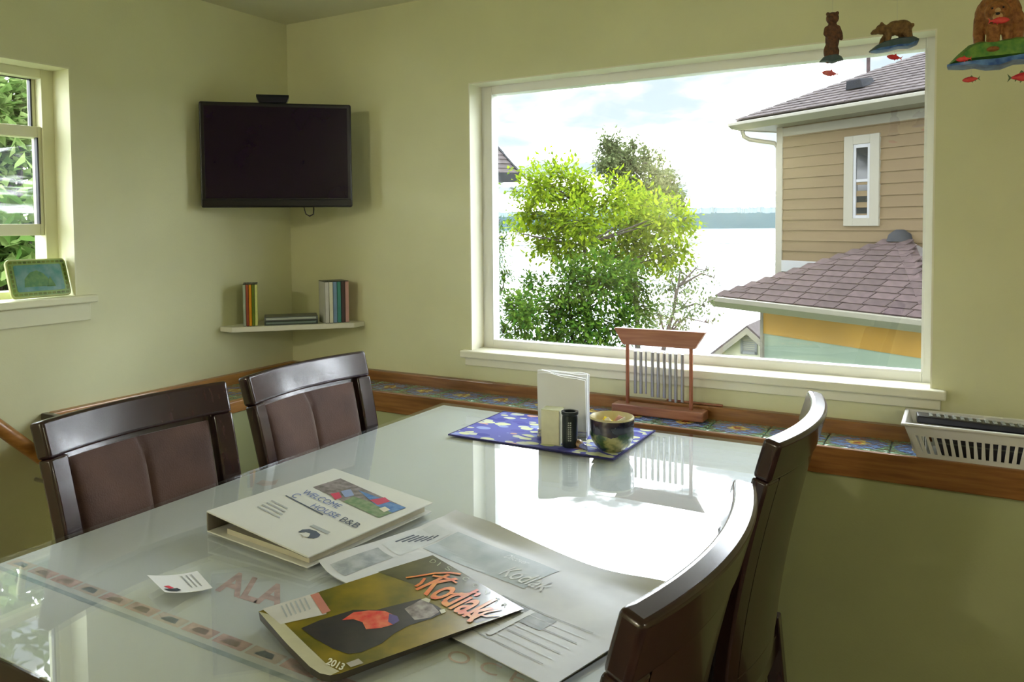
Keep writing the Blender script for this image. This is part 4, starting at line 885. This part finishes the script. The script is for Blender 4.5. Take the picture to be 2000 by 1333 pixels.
decal(pb_, [(740,994),(752,990),(762,996),(750,1001)], flat('printed_photo_white', (210,205,180)), bi, 'photo_patch', .0014)
text_on(pb_, 'WELCOME', (588,963), (658,994), (600,957), M['inkb'], bi)
text_on(pb_, 'C', (567,970), (577,974), (580,963), M['inkb'], bi); text_on(pb_, 'HOUSE', (605,990), (655,1013), (617,984), M['inkb'], bi); text_on(pb_, 'B&B', (662,1017), (695,1032), (674,1010), M['inkd'], bi)
decal(pb_, [(557,969),(559,968),(632,1005),(630,1007)], M['inkd'], bi, 'rule_line')
for i in range(4):
    a = (502+i*9, 991-i*4); decal(pb_, [(a[0],a[1]),(a[0]+2,a[1]-2),(a[0]+46-4*i,a[1]+20-2*i),(a[0]+44-4*i,a[1]+22-2*i)], M['inkg'], bi, 'text_line')
cc = [(582,1040),(590,1035),(604,1034),(618,1038),(626,1045),(622,1050),(612,1053),(600,1051),(604,1046),(596,1041)]
decal(pb_, cc, M['inkd'], bi, 'emblem'); decal(pb_, [(588,1043),(597,1040),(606,1043),(603,1049),(594,1049)], M['vinylw'], bi, 'emblem', .0012)
decal(pb_, [(605,1028),(612,1025),(646,1040),(640,1044)], M['inkg'], bi, 'emblem_line')
# ---- newspaper
nA, nB, nC, nD = [onz(q, T) for q in ((622,1113),(1075,1346),(1345,1176),(890,1016))]
nw = thing('newspaper', 'creased grey folded newspaper lying under the magazine', 'newspaper', tuple((nA+nB+nC+nD)/4))
def nfn(u, v, dz=0):
    p = nA.lerp(nB,u).lerp(nD.lerp(nC,u), v)
    z = .0012 + .006*max(0, math.sin(v*9+u*3))*v + .003*math.sin(u*7+1)**2*v + .014*max(0,(.10-u)/.10)**2*(1-v*.6) + .016*max(0,(v-.90)/.10)*(.5+.5*math.sin(u*8))
    return Vector((p.x,p.y,T+z+dz))
bld(MB().sheet(lambda u,v:(nfn(u,v),Vector((0,0,1)),.0009,.0004), 44, 30, 0), 'upper_sheet', M['news'], nw, smooth=60)
bld(MB().sheet(lambda u,v:(nfn(.004+.996*u,.004+.99*v,-.0011) if True else 0,Vector((0,0,1)),-.0001,.0001), 30, 20, 0), 'lower_sheet', M['paper'], nw, smooth=60)
def npatch(u0, u1, v0, v1, mat, name, n=8, h=.0009):
    mb = MB()
    for i in range(n+1):
        for j in range(n+1): mb.v.append(nfn(u0+(u1-u0)*i/n, v0+(v1-v0)*j/n, h))
    for i in range(n):
        for j in range(n): a = i*(n+1)+j; mb.f.append((a,a+n+1,a+n+2,a+1))
    return mb.build(name, mat, nw, world=True, fix=False)
M['ngrey'] = P('newsprint_grey_photo', lin((145,152,155)), .6, scale=50, col2=lin((178,184,186))); M['nwhite'] = flat('newsprint_white_line', (222,226,228))
npatch(.03,.115,.04,.36,M['ngrey'],'printed_photo'); npatch(.02,.12,.40,.80,flat('newsprint_pale_photo', (205,210,212)),'printed_photo')
for i in range(6): npatch(.03+.012*i,.037+.012*i,.48+.03*i,.62+.02*i,M['inkd'],'printed_mark',2,.0012)
npatch(.13,.60,.55,.82,P('newsprint_masthead', lin((165,178,182)), .6, scale=20, col2=lin((190,198,202))),'masthead',14)
def ntext(s, u0, u1, v0, v1, mat):
    vs_, fs_ = font_mesh(s, .3); a = min(p.x for p in vs_); b2_ = max(p.x for p in vs_); H = max(p.y for p in vs_)
    mb = MB(); mb.v = [nfn(u0+(u1-u0)*(p.x-a)/(b2_-a), v0+(v1-v0)*p.y/H, .0016) for p in vs_]; mb.f = fs_
    mb.build('lettering', mat, nw, world=True, fix=False)
ntext('Discover', .40,.50,.74,.79,M['nwhite']); ntext('Kodiak', .47,.66,.58,.69,M['nwhite'])
for i in range(7): npatch(.58,.92,.10+i*.055,.106+i*.055,M['nwhite'] if i%2 else M['inkg'],'text_line',6,.0012)
npatch(.70,.72,.12,.42,M['nwhite'],'rule_line',6,.0013); npatch(.62,.80,.30,.42,M['ngrey'],'printed_photo',6,.001)
# ---- magazine
g0 = onz((505,1195), T+.017); g1 = onz((640,1320), T+.014); g3 = onz((845,1085), T+.009); g2 = onz((1023,1190), T+.007)
mg = thing('magazine', 'glossy olive travel magazine with orange title and a bear on the cover', 'magazine', tuple((g0+g1+g2+g3)/4))
nm_ = (g1-g0).cross(g3-g0).normalized()
pg = Plane(g0, nm_)
qs = [(505,1195),(560,1258),(605,1303),(625,1316),(645,1320),(665,1316),(1023,1190),(845,1085)]
tp_ = [pg.at(q) for q in qs]
lo = [Vector((p.x,p.y,T+.0045 if i in (6,7) else T+.005)) for i, p in enumerate(tp_)]
lo = [p.lerp((g0+g1+g2+g3)/4, .01) for p in lo]; lo = [Vector((p.x,p.y,T+.0040)) for p in lo]
bld(MB().hull(lo, tp_), 'pages', flat('magazine_page_edges', (60,55,45), .6), mg)
M['cov'] = P('olive_cover_print', lin((92,90,18)), .3, scale=14, col2=lin((150,128,24)), coat=.4)
M['covd'] = P('dark_olive_cover_print', lin((58,58,30)), .3, scale=18, col2=lin((88,84,46)), coat=.4)
M['bear_print'] = P('black_bear_print', lin((32,30,36)), .35, scale=40, col2=lin((48,42,44)), coat=.3)
M['orange'] = P('orange_brush_ink', lin((225,95,5)), .35, scale=30, col2=lin((235,150,20)), coat=.3)
M['salmon'] = P('red_salmon_print', lin((225,50,40)), .35, scale=60, col2=lin((235,130,95)), coat=.3)
M['cream2'] = flat('cream_cover_margin', (195,192,160), .4); M['grey2'] = P('grey_fur_print', lin((95,82,80)), .4, scale=60, col2=lin((165,155,145)))
decal(pg, qs, M['cov'], mg, 'cover', .0004)
decal(pg, [(738,1118),(845,1085),(1023,1190),(930,1218),(880,1190),(830,1150)], M['covd'], mg, 'cover_background', .0006)
decal(pg, [(505,1195),(560,1258),(605,1303),(625,1316),(645,1320),(663,1312),(640,1300),(600,1262),(555,1218),(549,1208)], M['cream2'], mg, 'cover_margin', .0008)
decal(pg, [(588,1228),(625,1212),(690,1192),(735,1192),(790,1178),(822,1170),(855,1185),(868,1195),(845,1208),(800,1222),(770,1238),(745,1258),(705,1275),(680,1278),(650,1268),(615,1248)], M['bear_print'], mg, 'bear_print', .0008)
decal(pg, [(790,1190),(822,1172),(845,1182),(858,1196),(840,1207),(810,1212)], M['grey2'], mg, 'bear_print', .0010)
decal(pg, [(822,1172),(832,1168),(841,1172),(838,1178)], M['cream2'], mg, 'bear_ear', .0012); decal(pg, [(858,1192),(868,1190),(871,1196),(862,1200)], M['cream2'], mg, 'bear_ear', .0012)
decal(pg, [(668,1212),(690,1197),(720,1193),(752,1194),(775,1205),(770,1220),(745,1227),(715,1230),(708,1216),(690,1210)], M['salmon'], mg, 'salmon_print', .0011)
decal(pg, [(760,1199),(776,1204),(780,1213),(768,1221),(758,1215)], flat('violet_print', (80,65,125)), mg, 'salmon_print', .0013)
decal(pg, [(512,1190),(618,1158),(638,1200),(548,1220)], flat('address_label', (205,203,195), .5), mg, 'address_label', .0009)
decal(pg, [(606,1163),(622,1158),(646,1194),(630,1200)], flat('label_red_stripe', (190,120,100), .5), mg, 'label_stripe', .0013)
for i in range(6): decal(pg, [(548+i*9,1184-i*3),(551+i*9,1183-i*3),(562+i*9,1205-i*3),(559+i*9,1207-i*3)], M['inkg'], mg, 'label_line', .0013)
# brush script title
def stroke(pts, w0, w1, mat, h):
    P_ = [pg.at(q, h) for q in pts]; mb = MB(); n = len(P_)
    for i, p in enumerate(P_):
        d = (P_[min(i+1,n-1)]-P_[max(i-1,0)]).normalized(); s_ = nm_.cross(d)*(w0+(w1-w0)*i/(n-1)); mb.v += [p-s_, p+s_]
    for i in range(n-1): mb.f.append((2*i,2*i+1,2*i+3,2*i+2))
    c = (mb.v[1]-mb.v[0]).cross(mb.v[2]-mb.v[0])
    if c.dot(nm_) < 0: mb.f = [f[::-1] for f in mb.f]
    mb.build('title_stroke', mat, mg, world=True, fix=False)
text_on(pg, 'Kodiak', (812,1150), (928,1216), (868,1118), M['orange'], mg, 'title', .0015, .25, .02)
stroke([(793,1129),(820,1125),(850,1120),(880,1119),(900,1122)], .0022, .0030, M['orange'], .0018)
stroke([(845,1125),(865,1128),(880,1132),(892,1139)], .0030, .0020, M['orange'], .0019)
stroke([(812,1146),(822,1140),(830,1130)], .0030, .0024, M['orange'], .0017)
stroke([(880,1160),(905,1160),(932,1158)], .0025, .0014, M['orange'], .0017)
stroke([(905,1195),(925,1208),(950,1196),(980,1190)], .0045, .0014, M['orange'], .0018)
stroke([(915,1215),(930,1200),(950,1204),(975,1202)], .0035, .0014, M['orange'], .0019)
M['pale'] = flat('pale_cover_letters', (150,158,125), .4)
for chx, q in (('D',(838,1097)),('I',(853,1104)),('S',(868,1111)),('C',(901,1131)),('O',(921,1144)),('V',(943,1158)),('E',(962,1172)),('R',(978,1182))):
    text_on(pg, chx, (q[0],q[1]+1), (q[0]+(9 if chx != 'I' else 2),q[1]+(5 if chx != 'I' else 2)), (q[0]+7,q[1]-5), M['pale'], mg, 'lettering', .0014)
text_on(pg, '2013', (636,1297), (668,1310), (644,1285), flat('white_cover_letters', (215,215,190)), mg, 'lettering', .0014, bold=.03)
decal(pg, [(676,1296),(700,1287),(710,1296),(685,1304)], flat('cover_barcode_box', (165,160,145)), mg, 'code_box', .0012)
# ---- business card
k0, k1, k2, k3 = [onz(q, T+z) for q, z in (((287,1125),.016),((385,1112),.004),((415,1145),.004),((322,1161),.014))]
bc = thing('business_card', 'curled white business card with a red and black mark', 'card', tuple((k0+k1+k2+k3)/4-Vector((0,0,.009))))
def cfn(u, v, h=0):
    p = k0.lerp(k1,u).lerp(k3.lerp(k2,u), v); return Vector((p.x,p.y,T+.0006+.016*(1-u)**1.8+h))
bld(MB().sheet(lambda u,v:(cfn(u,v),Vector((0,0,1)),.0003,.0003), 14, 4, 0), 'card', M['paper'], bc, smooth=60)
def cpatch(pts, mat, name): MB().add([cfn(a,b,.0008) for a,b in pts], [tuple(range(len(pts)))]).build(name, mat, bc, world=True, fix=False)
cpatch([(.10,.66),(.22,.62),(.28,.75),(.18,.80)], flat('card_red', (215,60,80)), 'red_mark'); cpatch([(.05,.82),(.18,.80),(.34,.76),(.38,.88),(.26,.95),(.10,.93)], flat('card_black', (45,55,65)), 'black_mark')
cpatch([(.22,.82),(.32,.80),(.33,.87),(.24,.89)], flat('card_grey', (190,195,190)), 'pale_mark')
for i in range(3): cpatch([(.62+i*.1,.12),(.65+i*.1,.12),(.65+i*.1,.80),(.62+i*.1,.80)], M['inkg'], 'text_line')
# ---- hanging bear ornaments
SP = 1.5/F_PX
def organic(name, parts, mat, parent, voxel):
    """union of ellipsoids and tapered limbs, skinned into one surface"""
    mb = MB()
    def ell(c, r):
        n, m2 = 14, 9; b = len(mb.v)
        for i in range(m2+1):
            a = PI*i/m2
            for k in range(n):
                t_ = 2*PI*k/n; mb.v.append(Vector((c[0]+r[0]*math.sin(a)*math.cos(t_), c[1]+r[1]*math.sin(a)*math.sin(t_), c[2]-r[2]*math.cos(a))))
        for i in range(m2):
            for k in range(n): mb.f.append((b+i*n+k,b+i*n+(k+1)%n,b+(i+1)*n+(k+1)%n,b+(i+1)*n+k))
    for p in parts:
        if p[0] == 'e': ell(p[1], p[2])
        else:
            pts, rs = p[1], p[2]
            for i in range(len(pts)-1):
                A, B = Vector(pts[i]), Vector(pts[i+1]); n = max(3, int((B-A).length/(.45*min(rs[i],rs[i+1]))))
                for k in range(n+1): q = A.lerp(B,k/n); r = rs[i]+(rs[i+1]-rs[i])*k/n; ell(q, (r,r,r))
    mb.v = [v*SP for v in mb.v]
    o = mb.build(name, mat, parent, smooth=80)
    m = o.modifiers.new('remesh','REMESH'); m.mode = 'VOXEL'; m.voxel_size = voxel*SP; m.use_smooth_shade = True
    s_ = o.modifiers.new('smooth','SMOOTH'); s_.factor = .5; s_.iterations = 4
    return o
M['fur1'] = P('dark_brown_carved_fur', lin((70,45,32)), .6, scale=160, col2=lin((112,72,44)), bump=.3, bscale=500)
M['fur2'] = P('olive_brown_carved_fur', lin((92,66,32)), .6, scale=160, col2=lin((130,98,52)), bump=.3, bscale=500)
M['fur3'] = P('golden_brown_carved_fur', lin((125,75,30)), .6, scale=120, col2=lin((170,112,58)), bump=.3, bscale=500)
M['isl'] = P('slate_green_island_paint', lin((45,75,80)), .45, scale=70, col2=lin((70,85,95))); M['grass2'] = P('painted_grass', lin((55,120,40)), .5, scale=70, col2=lin((110,150,55)))
M['water'] = P('painted_blue_water', lin((30,75,150)), .35, scale=60, col2=lin((95,140,200))); M['fishr'] = P('red_painted_fish', lin((205,35,50)), .4, scale=90, col2=lin((225,80,70)))
M['fishp'] = P('pink_painted_fish', lin((215,95,105)), .4, scale=90, col2=lin((225,140,130))); M['fishg'] = P('green_painted_fin', lin((90,110,70)), .5, var=.1)
M['muzzle'] = P('tan_muzzle_paint', lin((185,140,90)), .6, scale=90, col2=lin((205,170,120))); M['thread'] = P('clear_nylon_thread', (.5,.5,.48), .3, var=.05)
def fish(parent, c, L_, mat, fm, flip=1, tilt=0):
    Mx = Matrix.Translation(Vector(c)*SP) @ Matrix.Rotation(tilt,4,'Y')
    mb = MB(); n = 10
    prof = [(-.5,.02),(-.46,.07),(-.35,.14),(-.15,.19),(.08,.17),(.25,.10),(.36,.045),(.40,.04)]
    for xx, r in prof:
        for k in range(n): a = 2*PI*k/n; mb.v.append(Mx @ (Vector((flip*xx*L_, .45*r*L_*math.cos(a), r*L_*math.sin(a)))*SP))
    for i in range(len(prof)-1):
        for k in range(n): mb.f.append((i*n+k,i*n+(k+1)%n,(i+1)*n+(k+1)%n,(i+1)*n+k))
    mb.f += [tuple(range(n)), tuple((len(prof)-1)*n+k for k in range(n))]
    o = mb.build('fish', mat, parent, smooth=60)
    def fin(poly, nm2):
        f = MB().prism([(flip*a*L_*SP, b_*L_*SP) for a,b_ in poly], .05*L_*SP, Mx @ Matrix.Rotation(PI/2,4,'X') @ Matrix.Translation((0,0,-.025*L_*SP))).build(nm2, fm, o)
    fin([(.36,0),(.52,.17),(.46,0),(.52,-.17)], 'tail_fin'); fin([(-.08,.15),(.12,.15),(.05,.27)], 'dorsal_fin'); fin([(-.02,-.14),(.10,-.14),(.08,-.24)], 'belly_fin'); fin([(.18,-.10),(.26,-.08),(.26,-.18)], 'belly_fin')
    return o
def thread(parent, x, z0, z1, y=0): MB().tube([(x*SP,y*SP,z0*SP),(x*SP,y*SP,z1 if z1 > 1 else z1*SP)], .00022, 5).build('thread', M['thread'], parent)
def wthread(parent, x, z, y=0):
    top_ = CE - parent.location.z; MB().tube([(x*SP,y*SP,z*SP),(x*SP,y*SP,top_)], .0002, 5).build('thread', M['thread'], parent)
def island(parent, prof, depth, mat, name='island'):
    n = len(prof); mb = MB()
    for yy, k in ((-depth,.72),(-depth*.55,1),(depth*.55,1),(depth,.72)):
        cx_ = sum(p[0] for p in prof)/n; cz_ = sum(p[1] for p in prof)/n
        for p in prof: mb.v.append(Vector((cx_+(p[0]-cx_)*(.85+.15*(k>.9)), yy, cz_+(p[1]-cz_)*k))*SP)
    for r in range(3):
        for i in range(n): mb.f.append((r*n+i,r*n+(i+1)%n,(r+1)*n+(i+1)%n,(r+1)*n+i))
    mb.f += [tuple(range(n)), tuple(3*n+i for i in range(n))]
    return mb.build(name, mat, parent, smooth=50)
GB_ = 'hanging carved bear ornaments by the window'
def orn(label, q): return thing('bear_ornament', label, 'ornament', tuple(atd(q,1.5)), YAW-math.atan((q[0]-PPX)/F_PX), GB_)
b1_ = orn('hanging ornament of a bear standing upright on an island, fish below', (1623,115))
organic('bear', [('e',(2,0,37),(13,11,24)),('e',(0,0,14),(14,11,20)),('l',[(-5,0,-2),(-4,0,14)],[7,9]),('l',[(7,0,-2),(6,0,14)],[6,9]),('e',(2,0,58),(10.5,9,13)),('e',(2,0,78),(12,10,12)),('e',(0,-7,75),(5,6,4.5)),
  ('e',(-6.5,0,87),(3.6,2.8,4)),('e',(10.5,0,87),(3.6,2.8,4)),('l',[(11,-3,58),(16,-5,46),(18,-6,36)],[5.5,4.6,3.4]),('l',[(-8,-4,58),(-10,-8,48),(-5,-10,40)],[5,4.4,3.4])], M['fur1'], b1_, 1.1)
island(b1_, [(-21,-5),(-14,3),(-3,8),(10,8),(19,2),(22,-4),(12,-6),(2,-9),(-8,-6)], 11, M['isl'])
fish(b1_, (-1,0,-28), 31, M['fishp'], M['fishp'], 1, .2); thread(b1_, -1, -7, -23); wthread(b1_, 2, 86)
b2_ = orn('hanging ornament of a bear walking on an island, fish below', (1745,85))
b2_['label'] = 'hanging ornament of a bear walking on all fours, fish below'
organic('bear', [('e',(14,0,28),(19,12,16)),('e',(-4,0,27),(14,10,13)),('e',(2,0,33),(14,9,11)),('e',(-21,0,30),(11,9,10.5)),('e',(-32,0,26),(7,5.5,5.5)),('e',(-37,0,24),(4,3.6,3.4)),
  ('e',(-21,-5,40),(3.2,2.2,3.2)),('e',(-19,5,40),(3.2,2.2,3.2)),('l',[(-8,-5,20),(-9,-6,8),(-12,-6,0)],[7,5,4.6]),('l',[(-10,5,20),(-19,6,10),(-22,6,2)],[6.5,5,4.2]),
  ('l',[(23,-5,20),(27,-6,10),(26,-6,-1)],[9,6.5,5]),('l',[(15,5,20),(14,6,9),(10,6,1)],[8,5.5,4.4]),('e',(33,0,32),(3,3,4))], M['fur2'], b2_, 1.1)
island(b2_, [(-43,-12),(-30,-2),(-15,5),(10,9),(34,9),(44,3),(42,-3),(28,-9),(8,-7),(-12,-12),(-30,-13)], 15, M['isl'])
island(b2_, [(-40,-13),(-26,-8),(-8,-7),(12,-4),(32,-5),(43,0),(40,-6),(28,-11),(8,-9),(-12,-14),(-30,-15)], 15.6, M['water'], 'water_edge')
fish(b2_, (2,0,-27), 27, M['fishr'], M['fishr'], 1, .25); thread(b2_, 2, -9, -22); wthread(b2_, 6, 44)
b3_ = orn('hanging ornament of a large bear facing out with a red fish in its mouth', (1948,88))
organic('bear', [('e',(0,8,62),(40,30,40)),('e',(0,-2,72),(34,26,30)),('e',(-1,-24,58),(22,20,23)),('e',(0,-40,46),(12,13,11)),('e',(-17,-24,78),(6,4.5,6)),('e',(18,-24,78),(6,4.5,6)),
  ('l',[(-27,2,52),(-31,-2,24),(-30,-5,3)],[14,11,10]),('l',[(29,2,52),(33,-2,24),(32,-5,3)],[14,11,10]),('l',[(-8,-8,44),(-7,-14,18),(-8,-18,-10)],[14,12,11]),('l',[(14,-4,44),(14,-6,24),(16,-6,2)],[11,9,8]),
  ('e',(-30,-9,1),(11,13,6)),('e',(33,-9,1),(11,13,6)),('e',(-7,-24,-12),(13,13,6))], M['fur3'], b3_, 1.7)
organic('muzzle', [('e',(0,-47,45),(9,9,8)),('e',(0,-40,55),(6,9,9))], M['muzzle'], b3_, 1.2)
organic('nose', [('e',(0,-55,49),(4,3.5,3))], M['black'], b3_, .9)
for sx in (-9,9): organic('eye', [('e',(sx,-42,63),(2,2,2))], M['black'], b3_, .5)
fish(b3_, (2,-54,36), 34, M['fishr'], M['fishr'], -1, .05)
island(b3_, [(-84,-33),(-66,-14),(-48,2),(-30,7),(0,5),(30,8),(60,6),(90,0),(105,-20),(100,-34),(40,-30),(-30,-30)], 30, M['grass2'])
island(b3_, [(-84,-31),(-40,-28),(0,-29),(50,-24),(100,-26),(104,-36),(80,-44),(55,-38),(30,-37),(5,-46),(-20,-45),(-45,-37),(-70,-38),(-84,-36)], 31.5, M['water'], 'water_edge')
fish(b3_, (-55,-31,-26), 26, M['fishr'], M['fishr'], 1, 0)
fish(b3_, (-43,0,-62), 30, M['fishr'], M['fishg'], 1, -.05); thread(b3_, -43, -36, -57)
fish(b3_, (42,0,-66), 48, M['fishr'], M['fishg'], -1, 0); thread(b3_, 42, -36, -58); wthread(b3_, -8, 98); wthread(b3_, 12, 98)

# ---- unseen fill lamps added on the ceiling to brighten the dim walls
for i, (lx, ly) in enumerate(((3.85,-2.35),(.5,-4.35))):
    lm = thing('added_fill_lamp', ('added round fill lamp at the basket end of the ledge side','added round fill lamp at the far end of the room')[i], 'lamp', (lx,ly,CE), group='added fill lamps')
    MB().lathe([(.15,0),(.15,-.015),(.13,-.02)], 32, (0,0,0)).build('base_plate', M['white'], lm, smooth=40)
    em = bpy.data.materials.new('fill_diffuser'); em.use_nodes = True; t = em.node_tree; t.nodes.clear(); e = N(t,'ShaderNodeEmission'); e.inputs[0].default_value = (1,.94,.80,1); e.inputs[1].default_value = (27.0,56.0)[i]; ou = N(t,'ShaderNodeOutputMaterial'); t.links.new(e.outputs[0], ou.inputs[0])
    MB().lathe([(.13,-.02),(.12,-.05),(.08,-.072),(.001,-.08)], 32, (0,0,0), closed=False).build('diffuser', em, lm, smooth=60)
